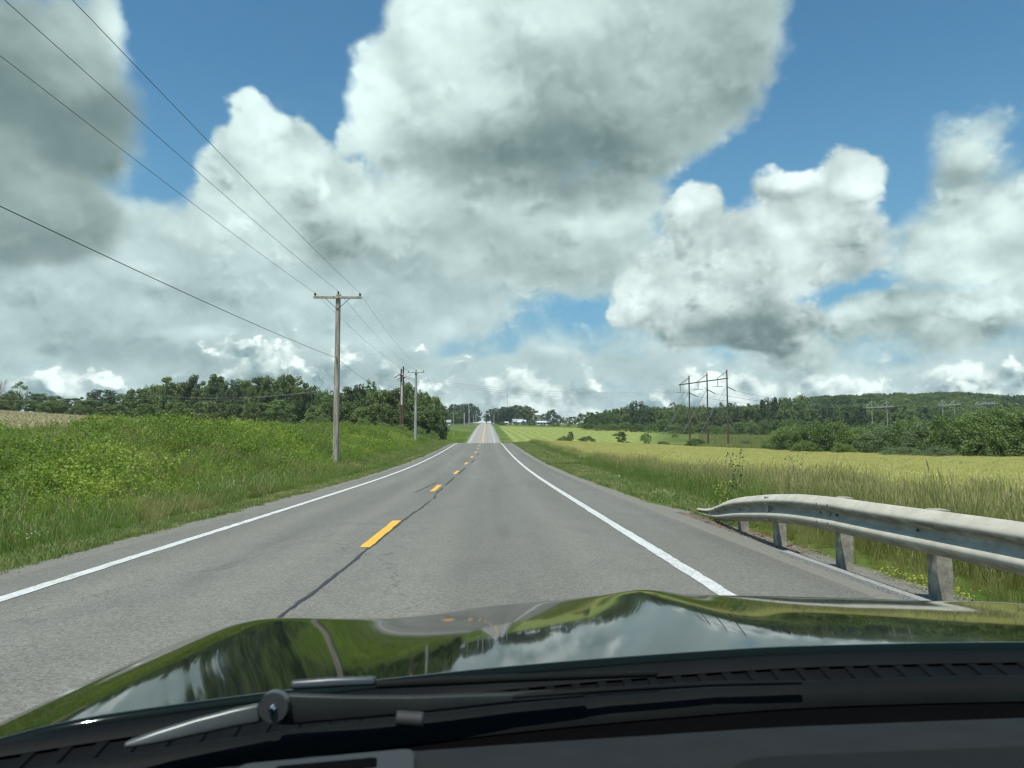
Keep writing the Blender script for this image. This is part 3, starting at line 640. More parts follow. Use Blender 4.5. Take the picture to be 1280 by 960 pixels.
# ------------------------------------------------------------------ trees and bushes
BARK = simple('bark', (.13, .105, .08), .9, var=.4, scale=3)
def crownmat(name, a, b, c=None): return leafmat(name, a, b, .11, .24, c)
CM = {'broad': crownmat('broadleaf_crown', (.064, .106, .042), (.215, .285, .09)),
      'light': crownmat('pale_crown', (.10, .155, .045), (.20, .29, .085)),
      'dark': crownmat('evergreen_crown', (.052, .086, .045), (.115, .17, .075)),
      'bush': crownmat('bush_crown', (.055, .10, .032), (.21, .29, .08), (.20, .28, .08)),
      'grey': crownmat('grey_green_crown', (.09, .13, .065), (.20, .27, .12))}
def crown(kind, seed, leaf=.034, nl=95, k=46):
    k = int(k * 1.7); nl = int(nl * .85); leaf *= .86
    """unit-height crown made of leaf faces gathered in clumps, with gaps between the clumps"""
    r = np.random.default_rng(seed); cs = []; rs = []
    while len(cs) < k:
        z = r.random()
        if kind == 'cone':
            z = .06 + .94 * z; rad = .21 * (1 - z) ** .85 + .008; a = r.random() * 6.28; q = rad * (.4 + .6 * r.random()); cs.append((q * math.cos(a), q * math.sin(a), z)); rs.append(.022 + .045 * (1 - z))
        elif kind == 'dome':
            a = r.random() * 6.28; rad = .62 * math.sqrt(max(0, 1 - (z * .98) ** 2.2)); q = rad * math.sqrt(.25 + .75 * r.random()); cs.append((q * math.cos(a), q * math.sin(a), .04 + .84 * z * (.8 + .2 * r.random()))); rs.append(.09 + .05 * r.random())
        elif kind == 'tall':
            z = .10 + .88 * z; rad = .21 * math.sin(min(1, (z - .04) / .42) * 1.57) * (1 if z < .55 else math.cos((z - .55) / .50 * 1.35)); a = r.random() * 6.28; q = max(rad, .02) * math.sqrt(.2 + .8 * r.random()) * (.75 + .5 * r.random()); cs.append((q * math.cos(a), q * math.sin(a), z)); rs.append(.045 + .035 * r.random())
        elif kind == 'spindly':
            z = .35 + .63 * z; a = r.random() * 6.28; q = .26 * math.sin((z - .2) / .8 * 3.0) * math.sqrt(.3 + .7 * r.random()); cs.append((q * math.cos(a), q * math.sin(a), z)); rs.append(.03 + .035 * r.random())
        else:
            z = .12 + .84 * z; rad = .40 * math.sqrt(max(.02, 1 - ((z - .50) / .52) ** 2)); a = r.random() * 6.28; q = rad * math.sqrt(.25 + .75 * r.random()) * (.8 + .4 * r.random()); cs.append((q * math.cos(a), q * math.sin(a), z)); rs.append(.055 + .05 * r.random())
    cs = np.array(cs); rs = np.array(rs); id_ = r.integers(0, k, k * nl)
    d = r.standard_normal((k * nl, 3)); d /= np.linalg.norm(d, axis=1, keepdims=True); d[:, 2] = np.where(d[:, 2] < -.2, d[:, 2] * .5, d[:, 2])
    P = cs[id_] + d * (rs[id_] * (.55 + .5 * r.random(k * nl)))[:, None]
    P += r.standard_normal(P.shape) * .006
    P[:, 2] = np.maximum(P[:, 2], .015)
    V, Fq = quads(P, leaf, (0, 0, .5), 1.35, r)
    return V, Fq, cs
def tree_protos(kind, mat, seeds, leaf, nl, k, tr=True):
    out = []
    for s in seeds:
        V, Fq, cs = crown(kind, s, leaf, nl, k); cr = mesh_np('crown', V, Fq, [CM[mat]])
        m = MB(); r = random.Random(s)
        top = .9 if kind in ('cone', 'tall') else .7
        m.tube([(0, 0, -.06), (.004, 0, .12), (.012, .006, .4), (.004, .01, top)], [.020, .016, .011, .003], 7)
        for c in r.sample(list(cs), min(14, len(cs))):
            z0 = max(.10, c[2] * .55); m.tube([(0.006, 0, z0), (c[0] * .55, c[1] * .55, z0 + (c[2] - z0) * .45), tuple(c)], [.007, .005, .0015], 5, False)
        out.append((cr, m.mesh('trunk', BARK, True)))
    return out
TP = {'broad': tree_protos('broad', 'broad', (1, 2, 3, 4), .034, 95, 46), 'light': tree_protos('broad', 'light', (5, 6), .034, 95, 46),
      'tall': tree_protos('tall', 'broad', (7, 8, 9), .028, 85, 50), 'spindly': tree_protos('spindly', 'broad', (10, 11), .022, 55, 34),
      'cone': tree_protos('cone', 'dark', (12, 13), .026, 60, 90), 'darkround': tree_protos('broad', 'dark', (14, 15), .034, 95, 46),
      'bush': tree_protos('dome', 'bush', (16, 17, 18, 19), .024, 150, 70), 'greybush': tree_protos('dome', 'grey', (20, 21), .022, 140, 65)}
_cnt = {}
def plant(kind, px, d, top, wpx, label, name='tree', cat='tree', group=None, rz=None, sink=.0, x=None):
    """stand a tree or bush on the ground d metres ahead; its height and spread are in metres"""
    k = _cnt.get(kind, 0); _cnt[kind] = k + 1
    cr, tk = TP[kind][k % len(TP[kind])]
    x = lat(px, d) if x is None else x; z0 = float(H(x, d)); h = max(.5, hgt(top, d) - z0)
    e = empty(name, (x, d, z0 - sink), random.random() * 6.28 if rz is None else rz)
    unitw = {'broad': .95, 'light': .95, 'tall': .50, 'spindly': .6, 'cone': .46, 'darkround': .95, 'bush': 1.35, 'greybush': 1.35}[kind]
    w = (wpx * d / F) / (unitw) if wpx else h
    e.scale = (w, w, h + sink); tag(e, label, cat, group)
    for nm, me in (('crown', cr), ('trunk', tk)):
        o = bpy.data.objects.new(nm, me); COL.objects.link(o); o.parent = e
    return e
ORD = ['first', 'second', 'third', 'fourth', 'fifth', 'sixth', 'seventh', 'eighth', 'ninth', 'tenth', 'eleventh', 'twelfth', 'thirteenth', 'fourteenth', 'fifteenth', 'sixteenth', 'seventeenth', 'eighteenth', 'nineteenth', 'twentieth', 'twenty-first', 'twenty-second', 'twenty-third', 'twenty-fourth', 'twenty-fifth', 'twenty-sixth']
# left wood, from the nearest pole outward to the left edge
LW = [(405, 488, 'light', 22), (388, 478, 'broad', 30), (372, 471, 'spindly', 34), (358, 470, 'broad', 34), (341, 472, 'broad', 32), (324, 474, 'tall', 26), (308, 475, 'broad', 32), (291, 476, 'darkround', 30), (275, 468, 'tall', 24), (259, 477, 'broad', 30), (246, 470, 'tall', 20), (230, 480, 'broad', 30), (213, 474, 'tall', 20), (197, 483, 'broad', 30), (179, 487, 'broad', 28), (160, 493, 'light', 24), (138, 489, 'darkround', 42), (118, 497, 'broad', 26), (100, 499, 'broad', 26), (82, 496, 'broad', 28), (60, 493, 'broad', 30), (37, 479, 'spindly', 26), (20, 490, 'broad', 28), (-4, 488, 'broad', 30), (-32, 486, 'tall', 28), (-62, 488, 'broad', 34)]
DESC = {'broad': 'green broadleaf tree', 'light': 'pale green tree', 'tall': 'narrow upright tree', 'spindly': 'thin open-branched tree', 'darkround': 'dark round-topped tree', 'cone': 'dark pointed evergreen'}
for i, (px, top, kd, w) in enumerate(LW):
    d = (226 if px > 110 else 250) + random.uniform(-7, 7)
    plant(kd, px, d, top, w * 1.15, '%s in the left wood, %s leftward from the near wooden pole' % (DESC[kd], ORD[i]), group='trees of the left wood behind the field')
# lower trees in front of that wood
for i, (px, top, w) in enumerate([(398, 508, 34), (352, 500, 36), (322, 503, 30), (296, 500, 34), (262, 503, 34), (228, 504, 34), (192, 505, 34), (150, 506, 36), (112, 507, 30), (78, 503, 34), (44, 501, 32), (8, 500, 34), (-30, 500, 36)]):
    plant('light' if i in (0, 1, 6, 9) else 'broad', px, (206 if px > 110 else 236) + random.uniform(-4, 4), top, w * 1.2, 'low bushy tree along the front of the left wood, %s leftward from the near pole' % ORD[i], group='low trees fronting the left wood')
# wood right of the near pole
MW = [(430, 483, 'broad', 34), (447, 481, 'darkround', 32), (464, 476, 'spindly', 26), (478, 489, 'broad', 30), (493, 486, 'tall', 24), (514, 480, 'broad', 34), (531, 491, 'spindly', 26), (541, 495, 'broad', 28), (551, 506, 'broad', 18)]
for i, (px, top, kd, w) in enumerate(MW):
    plant(kd, px, 168 - i * 1.5 + random.uniform(-3, 3), top, w * 1.2, '%s in the roadside wood, %s rightward from the near wooden pole' % (DESC[kd], ORD[i]), group='trees of the wood around the twin poles')
for i, (px, top, w) in enumerate([(418, 505, 34), (440, 502, 34), (458, 508, 30), (476, 505, 34), (500, 512, 30), (520, 508, 34), (538, 512, 30), (549, 520, 18)]):
    plant('light' if i in (2, 4) else 'broad', px, 150 - i * .5 + random.uniform(-2, 2), top, w * 1.25, 'low leafy tree fronting the roadside wood, %s rightward from the near pole' % ORD[i], group='low trees fronting the roadside wood')
for i, (px, top, w) in enumerate([(405, 520, 26), (432, 524, 26), (455, 522, 30), (480, 527, 28), (500, 530, 26), (523, 533, 26), (541, 538, 20)]):
    plant('bush', px, 138 - i * .5, top, w * 1.1, 'round bush at the foot of the roadside wood, %s rightward from the near pole' % ORD[i], 'bush', 'bush', 'bushes at the foot of the roadside wood')
# far clumps either side of the crest
FC = [(553, 511, 620, 'darkround', 12), (560, 508, 650, 'darkround', 14), (569, 506, 680, 'darkround', 14), (578, 505, 700, 'darkround', 14), (587, 505, 720, 'darkround', 13), (595, 509, 740, 'darkround', 10), (572, 513, 560, 'light', 13)]
for i, (px, top, d, kd, w) in enumerate(FC):
    plant(kd, px, d, top, w * 1.75, 'dark distant tree left of the road crest, %s from the left' % ORD[i] if kd != 'light' else 'lighter rounded tree under the dark clump left of the crest', group='dark clump left of the crest')
FR = [(608, 517, 690, 'spindly', 8), (615, 512, 680, 'darkround', 13), (623, 510, 670, 'darkround', 13), (631, 509, 660, 'darkround', 13), (639, 508, 655, 'darkround', 14), (647, 507, 650, 'darkround', 14), (655, 507, 640, 'broad', 15), (663, 510, 640, 'broad', 13)]
for i, (px, top, d, kd, w) in enumerate(FR):
    plant(kd, px, d, top, w * 1.75, 'distant tree right of the road crest, %s rightward from the road' % ORD[i], group='clump right of the crest')
for i, (px, top, d, kd, w) in enumerate([(690, 512, 600, 'darkround', 13), (674, 519, 720, 'broad', 9), (681, 517, 720, 'broad', 9), (698, 519, 690, 'broad', 8), (706, 521, 700, 'broad', 9), (716, 521, 700, 'broad', 12)]):
    plant(kd, px, d, top, w * 1.4, 'dark round tree standing above the white barn' if i == 0 else 'small distant tree near the barn, %s in that row' % ORD[i], group='trees around the white barn')
for i, (px, top, d, w) in enumerate([(628, 526, 545, 10), (646, 528, 560, 8), (654, 525, 560, 8), (664, 523, 560, 14), (694, 527, 540, 15), (711, 529, 520, 7), (678, 530, 545, 8)]):
    plant('bush', px, d, top, w, 'dark bush along the top edge of the striped hay field, %s from the left' % ORD[i], 'bush', 'bush', 'bushes at the top of the hay field')
# front row of the wood on the right
RF = [(728, 517, 'broad', 14), (738, 515, 'broad', 15), (749, 514, 'broad', 15), (760, 512, 'light', 15), (770, 511, 'broad', 15), (781, 509, 'broad', 15), (789, 506, 'darkround', 15), (797, 501, 'darkround', 20), (809, 507, 'darkround', 16), (820, 508, 'broad', 18), (832, 508, 'broad', 18), (843, 503, 'spindly', 16), (854, 506, 'broad', 18), (867, 509, 'broad', 20), (880, 506, 'spindly', 18), (893, 509, 'darkround', 20), (904, 503, 'spindly', 16), (918, 504, 'darkround', 20), (931, 507, 'broad', 20), (943, 503, 'broad', 22), (957, 500, 'cone', 20), (965, 497, 'darkround', 16), (974, 497, 'cone', 18), (986, 497, 'broad', 24), (1003, 494, 'broad', 26)]
for i, (px, top, kd, w) in enumerate(RF):
    d = np.interp(px, [728, 800, 900, 1003], [430, 395, 345, 330]) + random.uniform(-8, 8)
    plant(kd, px, d, top, w * 1.2, '%s in the right-hand wood, %s rightward from its tapering left end' % (DESC[kd], ORD[i]), group='front trees of the right-hand wood')
for i, px in enumerate(range(735, 1010, 16)):
    d = np.interp(px, [728, 800, 900, 1003], [405, 365, 320, 300]) + random.uniform(-8, 8)
    top = np.interp(px, [728, 800, 900, 1003], [529, 525, 527, 520]) + random.uniform(-3, 3)
    plant('bush' if i % 3 else 'light', px, d, top, 22, 'low tree at the meadow edge of the right-hand wood, %s from the left' % ORD[i], group='low trees at the meadow edge')
# wooded hillside behind, one mass
wood_p = [TP['broad'][0][0], TP['broad'][1][0], TP['broad'][2][0], TP['light'][0][0], TP['cone'][0][0], TP['cone'][1][0], TP['darkround'][0][0]]
Xw, Yw = jit(60, 520, 350, 760, 7.5); Xv, Yv = jit(-210, -18, 232, 275, 7.0); Xu, Yu = jit(-70, -16, 168, 215, 6.0); Xt, Yt = jit(-60, -14, 700, 800, 9); Xs, Ys = jit(8, 60, 680, 790, 9)
kw_ = visible(Xw, Yw, 250) & (Xw > np.interp(Yw, [350, 430, 520, 760], [88, 66, 70, 110])) & (Yw > np.interp(Xw, [60, 110, 150, 520], [430, 400, 350, 330]))
kv = visible(Xv, Yv, 200) & (Yv > 236 + 22 * (Xv < -115)) ; ku = (VX + F * Xu / Yu < 545) & (VX + F * Xu / Yu > 415)
kt = (VX + F * Xt / Yt > 553) & (VX + F * Xt / Yt < 596); ks = (VX + F * Xs / Ys > 613) & (VX + F * Xs / Ys < 664)
Xall = np.concatenate([Xw[kw_], Xv[kv], Xu[ku], Xt[kt], Xs[ks]]); Yall = np.concatenate([Yw[kw_], Yv[kv], Yu[ku], Yt[kt], Ys[ks]]); n = len(Xall)
hh = np.where(Xall > 0, 11.5 + 3.5 * rng.random(n), 0)
SKYL = sorted([(p[0], p[1]) for p in LW + MW] + [(560, 510), (575, 507), (590, 508), (600, 512), (612, 514), (630, 512), (650, 510), (665, 514), (700, 522), (728, 519), (760, 514), (800, 510), (860, 508), (900, 507), (950, 504), (985, 501), (1003, 500), (1012, 495), (1046, 491), (1078, 491), (1134, 488), (1204, 487), (1280, 491), (1450, 494)])
lt = np.interp(VX + F * Xall / Yall, [p[0] for p in SKYL], [p[1] for p in SKYL])
cap = EYE + (HY - lt - 1) * Yall / F - H(Xall, Yall)
hh = np.where(Xall > 0, np.minimum(hh, cap * (.74 + .30 * rng.random(n) ** 2)), hh)
hh = np.where(Xall < 0, np.maximum(4, (EYE + (HY - lt - 4) * Yall / F) - H(Xall, Yall)) * (.80 + .14 * rng.random(n)), hh)
keep = hh > 3.2; Xall, Yall, hh = Xall[keep], Yall[keep], hh[keep]; n = len(Xall)
con = wob(Xall * .12 + 3, Yall * .12) > .1
pxa = VX + F * Xall / Yall; ix = np.where((Xall > 150) & (con | ((pxa > 985) & (pxa < 1065))) & (rng.random(n) < .8), rng.integers(4, 7, n), np.where(wob(Xall * .07, Yall * .09) > .15, 3, rng.integers(0, 4, n)))
scatter('distant_woodland', np.stack([Xall, Yall, H(Xall, Yall) - .3], 1), hh, np.stack([np.zeros(n), np.zeros(n), rng.random(n) * 6.28], 1), ix, wood_p,
        'dense wooded hillside filling the distance behind the front trees', 'woodland')
# hedge of big bushes at the far side of the grain
HB = [(972, 110, 536, 34, 'bush'), (992, 107, 528, 50, 'bush'), (1018, 104, 523, 56, 'bush'), (1046, 102, 521, 56, 'bush'), (1078, 100, 530, 52, 'bush'), (1108, 97, 524, 60, 'greybush'), (1140, 96, 521, 60, 'bush'), (1168, 93, 520, 62, 'greybush'), (1198, 91, 512, 70, 'bush'), (1232, 89, 507, 76, 'bush'), (1268, 86, 500, 84, 'bush'), (1312, 84, 494, 90, 'bush'), (1362, 82, 492, 90, 'bush')]
for i, (px, d, top, w, kd) in enumerate(HB):
    plant(kd, px, d, top, w * 1.2, '%s bush in the hedge behind the grain, %s from its left end' % ('grey-green' if kd == 'greybush' else 'big green', ORD[i]), 'bush', 'bush', 'big bushes behind the grain field')
for i, (px, d, top, w, kd) in enumerate([(1008, 118, 533, 50, 'bush'), (1060, 116, 528, 60, 'greybush'), (1095, 112, 526, 60, 'bush'), (1150, 110, 518, 60, 'bush'), (1215, 106, 508, 70, 'greybush'), (1132, 90, 556, 50, 'greybush'), (1180, 87, 556, 50, 'greybush'), (1060, 98, 552, 34, 'bush'), (1010, 101, 550, 40, 'bush')]):
    plant(kd, px, d, top, w * 1.2, ('bush peeping over the hedge, %s from the left' if i < 5 else 'low shrub at the foot of the hedge, %s of the lower plants') % ORD[i], 'bush', 'bush', 'smaller hedge bushes')
# single bushes in the meadow
MBs = [(705, 195, 544, 20, 'low dark bush at the left of the meadow beside the striped field'), (713, 200, 540, 8, 'short upright bush sticking out of the low dark bush'), (734, 195, 544, 24, 'rounded bush right of the low dark meadow bush'), (777, 180, 539, 12, 'upright small dark tree standing alone in the meadow'), (785, 182, 551, 9, 'little bush leaning against the lone meadow tree'), (871, 176, 547, 27, 'dark bush between the first and second tall brown poles'), (808, 235, 540, 14, 'small bush in the middle of the meadow below the wood'), (809, 200, 549, 9, 'tiny bush below the mid-meadow bush'), (830, 195, 551, 18, 'flat dark bush left of the three tall poles'), (811, 185, 554, 7, 'tuft-like shrub between lone tree and flat bush'), (935, 165, 549, 20, 'pale bush right of the three tall poles'), (845, 270, 541, 9, 'small shrub high in the meadow under the wood edge'), (772, 290, 541, 14, 'hedge shrub on the upper meadow boundary')]
for px, d, top, w, lb in MBs:
    plant('greybush' if 'pale' in lb else 'tall' if 'tree standing' in lb or 'upright' in lb else 'bush', px, d, top, w * 1.15, lb, 'bush', 'bush', 'bushes dotted over the meadow')
# meadow grass between
X, Y = jit(20, 150, 120, 340, 1.5); kp = visible(X, Y) & (Y > yfar(X)) & (X > .29 * Y); X, Y = X[kp], Y[kp]; n = len(X)
mg = [tuft('meadow_grass', [TALL, HEADM], n=40, rad=.8, h0=.35, h1=.8, w=.05, lean=.3, head=.1, seed=130 + i, headw=.03) for i in range(3)] + [br_p[0]]
scatter('meadow_grass', np.stack([X, Y, H(X, Y)], 1), .8 + .5 * rng.random(n), np.stack([np.zeros(n), np.zeros(n), rng.random(n) * 6.28], 1), np.where(rng.random(n) < .12, 3, rng.integers(0, 3, n)), mg,
        'rough meadow grass around the transmission poles', 'grass')
# dead bare tree at far left
e = empty('dead_tree', (lat(12, 240), 240, float(H(lat(12, 240), 240))))
m = MB(); r = random.Random(3); m.tube([(0, 0, -.2), (.1, 0, 4), (.2, .1, 8)], [.2, .15, .05], 7)
for k in range(26):
    z0 = 3 + 4.8 * r.random(); a = r.random() * 6.28; l = 1.2 + 1.8 * r.random(); p = (math.cos(a) * l, math.sin(a) * l, z0 + l * (.6 + .6 * r.random()))
    m.tube([(.1, 0, z0), tuple((q + s_) / 2 for q, s_ in zip(p, (.1, 0, z0 - .2))), p], [.07, .05, .02], 5, False)
    for q in range(3):
        b2 = r.random() * 6.28; m.tube([tuple((a1 * .4 + b1 * .6) for a1, b1 in zip((.1, 0, z0), p)), (p[0] + math.cos(b2) * .7, p[1] + math.sin(b2) * .7, p[2] + .5)], [.04, .015], 4, False)
m.build('trunk', simple('dead_wood', (.30, .28, .25), .9), e, True); tag(e, 'leafless grey tree at the far left end of the wood', 'tree')
# tall dark weed in the roadside grass
def weed(px, d, top, label, mat, n=160):
    x = lat(px, d); z0 = float(H(x, d)); h = hgt(top, d) - z0; r = np.random.default_rng(int(px)); e = empty('weed', (x, d, z0)); tag(e, label, 'weed', 'tall weeds in the right roadside grass')
    m = MB(); P = []
    for k in range(4):
        a = k * 1.6 + .4; l = .12 * h; m.tube([(0, 0, -.03), (l * .5 * math.cos(a), l * .5 * math.sin(a), h * .5), (l * math.cos(a), l * math.sin(a), h * (.8 + .06 * k))], [.012, .009, .004], 5)
        tt = r.random(n // 4); P.append(np.stack([l * tt * math.cos(a), l * tt * math.sin(a), h * (.12 + .86 * tt)], 1) + r.standard_normal((n // 4, 3)) * (.07, .07, .03))
    m.build('stem', STALK, e, True); V, Fq = quads(np.concatenate(P), .038, (0, 0, .5), 1.8, r); obj_me('leaves', mesh_np('leaves', V, Fq, [mat]), e)
weed(921, 17.5, 562, 'tall dark weed standing above the grass under the rightmost pole', BRAM2, 150)
weed(1000, 21, 563, 'slimmer weed to the right of the tall dark one', BRAM2, 90)
weed(905, 16.8, 601, 'yellow-green leafy weed just behind the guard rail end', FLOWY, 160)

# ------------------------------------------------------------------ guard rail
GALV = None
def galv():
    m, t, b = new_mat('weathered_galvanised_steel'); P = t.node('ShaderNodeTexCoord').outputs['Object']
    n = t.noise(P, 3, 6, .65); n2 = t.noise(t.vm('MULTIPLY', P, (1, .15, 1)), 30, 5, .6); n3 = t.noise(P, 220, 2, .5)
    c = t.mix(t.mr(n, .3, .7), (.37, .355, .285), (.49, .475, .39)); c = t.mix(t.mr(n2, .52, .76, 0, .45), c, (.27, .24, .18)); c = t.mix(t.mr(n3, .45, .7, 0, .25), c, (.56, .56, .52))
    c = t.mix(t.mr(n, .66, .72, 0, .5), c, (.20, .12, .07))
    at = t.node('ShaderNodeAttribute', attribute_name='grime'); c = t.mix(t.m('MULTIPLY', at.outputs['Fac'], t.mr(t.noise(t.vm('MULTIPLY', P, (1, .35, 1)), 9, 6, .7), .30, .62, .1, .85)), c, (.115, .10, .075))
    t.put(b.inputs['Base Color'], c); b.inputs['Metallic'].default_value = 0; b.inputs['Roughness'].default_value = .75; b.inputs['Specular IOR Level'].default_value = .25; return m
GALV = galv(); WOODP = simple('weathered_post_wood', (.27, .255, .205), .9, var=.35, scale=9, bump=.5, bscale=40); DARKM = simple('bolt_steel', (.05, .045, .04), .6)
rail = empty('guard_rail', (4.3, 9.67, float(zr(9.67)))); tag(rail, 'weathered steel guard rail on wooden posts, its near end out of frame', 'guard rail')
def local(p, e=rail): return (p[0] - e.location.x, p[1] - e.location.y, p[2] - e.location.z)
# centre line of the beam: x, y, mid height, tilt scale
RL = [(4.20, -9, .75, 1), (4.20, 0, .66, 1), (4.20, 3, .645, 1), (4.20, 5.8, .635, 1), (4.20, 8, .57, 1), (4.21, 9.67, .545, 1), (4.27, 11.0, .45, 1), (4.34, 12.2, .33, 1), (4.44, 13.4, .20, .98), (4.55, 14.4, .06, .9), (4.66, 15.3, -.07, .62), (4.74, 16.2, -.15, .35), (4.80, 17.1, -.19, .25)]
ra = np.array(RL); ra[:, 0] += .05; yy = np.concatenate([np.arange(-9, 9, .5), np.arange(9, 17.15, .2)])
def cub(y, c): return np.interp(y, ra[:, 1], ra[:, c])
prof = [(.036, .208), (.020, .203), (-.062, .140), (-.076, .124), (-.080, .105), (-.072, .085), (-.058, .072), (.012, .030), (.022, .015), (.022, -.015), (.012, -.030), (-.058, -.072), (-.072, -.085), (-.080, -.105), (-.076, -.124), (-.062, -.140), (.020, -.203), (.036, -.208)]
V = []; n_p = len(prof)
yyf = yy
sm = lambda c: np.convolve(np.pad(cub(yyf, c), 3, 'edge'), np.ones(7) / 7, 'valid')
xs_, zs_, ss_ = sm(0), sm(2), sm(3)
for i, y in enumerate(yyf):
    dent = .010 * math.sin(y * 3.1) * math.exp(-((y - 10.2) / 1.5) ** 2)
    for (u, v) in prof: V.append(local((xs_[i] + u * (1 if ss_[i] > .7 else .5) + dent, y, zs_[i] + v * ss_[i] * 1.0)))
Fq = [(i * n_p + k, i * n_p + k + 1, (i + 1) * n_p + k + 1, (i + 1) * n_p + k) for i in range(len(yyf) - 1) for k in range(n_p - 1)]
bo = obj_me('beam', mesh_np('beam', V, Fq, GALV, True), rail)
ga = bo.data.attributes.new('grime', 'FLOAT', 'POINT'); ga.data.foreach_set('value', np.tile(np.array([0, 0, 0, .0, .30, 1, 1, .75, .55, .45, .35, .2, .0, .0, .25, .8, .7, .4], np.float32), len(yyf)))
sl = bo.modifiers.new('thickness', 'SOLIDIFY'); sl.thickness = .005
bevp = None
for i, (y, x) in enumerate([(7.29, 4.40), (9.24, 4.385), (11.36, 4.42), (5.25, 4.40), (3.2, 4.40), (1.1, 4.40), (-1, 4.4), (-3, 4.4), (13.5, 4.60)]):
    zb = float(H(x, y)); zt = float(np.interp(y, ra[:, 1], ra[:, 2])) + (.208 if y < 13 else .02)
    m = MB(); m.box((0, 0, (zt + zb - .3) / 2 - zb), (.155, .17, zt - zb + .3)); p = m.build('post', WOODP, rail, bevel=.006); p.location = local((x + .07, y, zb)); p.rotation_euler = (random.uniform(-.02, .02), random.uniform(-.03, .03), random.uniform(-.1, .1))
    if y < 13:
        m = MB(); m.box((0, 0, 0), (.13, .15, .36)); q = m.build('blockout', WOODP, rail, bevel=.006); q.location = local((x - .07, y, zt - .21))
for y in (7.29, 9.24, 11.36, 9.0, 9.45, 5.25, 13.1):
    m = MB(); m.tube([(-.012, 0, 0), (.02, 0, 0)], .014, 8); bl = m.build('bolt', DARKM, rail); bl.location = local((float(np.interp(y, ra[:, 1], ra[:, 0])) + .012, y, float(np.interp(y, yyf, zs_))))
for y in (9.05, 9.35):
    for dz in (.115, -.105):
        m = MB(); m.tube([(-.01, 0, 0), (.015, 0, 0)], .013, 8); bl = m.build('bolt', DARKM, rail); bl.location = local((float(np.interp(y, ra[:, 1], ra[:, 0])) - .078, y, float(np.interp(y, yyf, zs_)) + dz))
# overlap seam of two beams
V = []
for y in (9.16, 9.20):
    for (u, v) in prof: V.append(local((float(np.interp(y, yyf, xs_)) + u - .004, y, float(np.interp(y, yyf, zs_)) + v * 1.01)))
so_ = obj_me('splice', mesh_np('splice', V, [(k, k + 1, n_p + k + 1, n_p + k) for k in range(n_p - 1)], DARKM), rail)
# small yellow-leaved plants and red-brown litter beneath the rail
r = np.random.default_rng(5)
P = np.stack([4.62 + .30 * r.random(420), 7.3 + 1.7 * r.random(420), np.zeros(420)], 1); P = P[(wob(P[:, 0] * 5, P[:, 1] * 3) > -.2)]; P[:, 2] = H(P[:, 0], P[:, 1]) + .02 + .10 * r.random(len(P))
V, Fq = quads(P, .022, (0, 0, 2), 1.3, r)
tag(obj_me('creeping_weeds', mesh_np('creeping_weeds', V, Fq, [FLOWY])), 'patch of small yellow-leaved weeds under the guard rail', 'weeds', kind='stuff')
P = np.stack([4.35 + .6 * r.random(900) ** 1.2, 10.6 + 6.5 * r.random(900), np.zeros(900)], 1); P[:, 2] = H(P[:, 0], P[:, 1]) + .012
V, Fq = quads(P, .035, (0, 0, 6), 2.2, r)
tag(obj_me('leaf_litter', mesh_np('leaf_litter', V, Fq, [leafmat('litter', (.14, .075, .04), (.30, .22, .14), 3, .1)])), 'dry brown litter around the sunken end of the guard rail', 'leaf litter', kind='stuff')

# ------------------------------------------------------------------ utility poles and lines
def polewood(name, a, b):
    m, t, bs = new_mat(name); P = t.node('ShaderNodeTexCoord').outputs['Object']
    n = t.noise(t.vm('MULTIPLY', P, (9, 9, .5)), 1.6, 6, .65); n2 = t.noise(P, 1.1, 3, .5)
    c = t.mix(t.mr(n, .35, .65), a, b); c = t.mix(t.mr(n2, .5, .8, 0, .35), c, (.20, .12, .07)); t.put(bs.inputs['Base Color'], c); bs.inputs['Roughness'].default_value = .9; return m
PW = polewood('silvered_pole_wood', (.20, .175, .14), (.44, .40, .33)); PG = polewood('grey_pole_wood', (.27, .27, .25), (.44, .44, .41)); PBR = polewood('brown_pole_wood', (.065, .040, .030), (.14, .085, .06)); PL = polewood('pale_timber', (.23, .24, .215), (.34, .35, .32))
PORC = simple('brown_porcelain', (.05, .035, .03), .3, var=.1); CABLE = simple('dark_cable', (.035, .035, .035), .6, var=.1); STEELW = simple('bright_guy_wire', (.34, .36, .34), .5, var=.1)
def upole(px, d, top, armw, label, mat, rb=.19, rt=.14, lowins=False, x=None, arm=True, group='roadside utility poles'):
    x = lat(px, d) if x is None else x; z0 = float(H(x, d)); h = hgt(top, d) - z0
    e = empty('utility_pole', (x, d, z0)); tag(e, label, 'utility pole', group)
    m = MB(); m.tube([(0, 0, -.4), (0, 0, h * .5), (0, 0, h)], [rb, (rb + rt) / 2, rt], 14); m.build('pole', mat, e, True)
    if arm:
        m = MB(); m.box((0, -rt - .06, h - .22), (armw, .11, .14)); m.build('crossarm', mat, e, bevel=.01)
        for sx in (-armw / 2 + .1, 0.0, armw / 2 - .1):
            zz = h - .15 if sx else h
            m = MB(); m.tube([(sx, -rt - .06 if sx else 0, zz), (sx, -rt - .06 if sx else 0, zz + .08), (sx, -rt - .06 if sx else 0, zz + .16), (sx, -rt - .06 if sx else 0, zz + .2)], [.03, .06, .07, .03], 8); m.build('insulator', PORC, e, True)
        if lowins:
            for s in (-1, 1):
                m = MB(); m.bar((s * .75, -rt - .05, h - .28), (0, -rt - .01, h - .95), .03, .03); m.build('brace', PORC, e)
    m = MB(); m.tube([(0, -rb, h * .63), (0, -rb - .1, h * .63)], .035, 6); m.build('bracket', PORC, e)
    return e, h, z0
P1, h1_, _ = upole(422, 46, 368, 2.95, 'tall weathered wooden pole with crossarm, nearest on the left bank', PW, .20, .15, True)
P2, h2_, _ = upole(520, 108, 464, 2.4, 'smooth grey pole with short crossarm beside the roadside wood', PG, .21, .16)
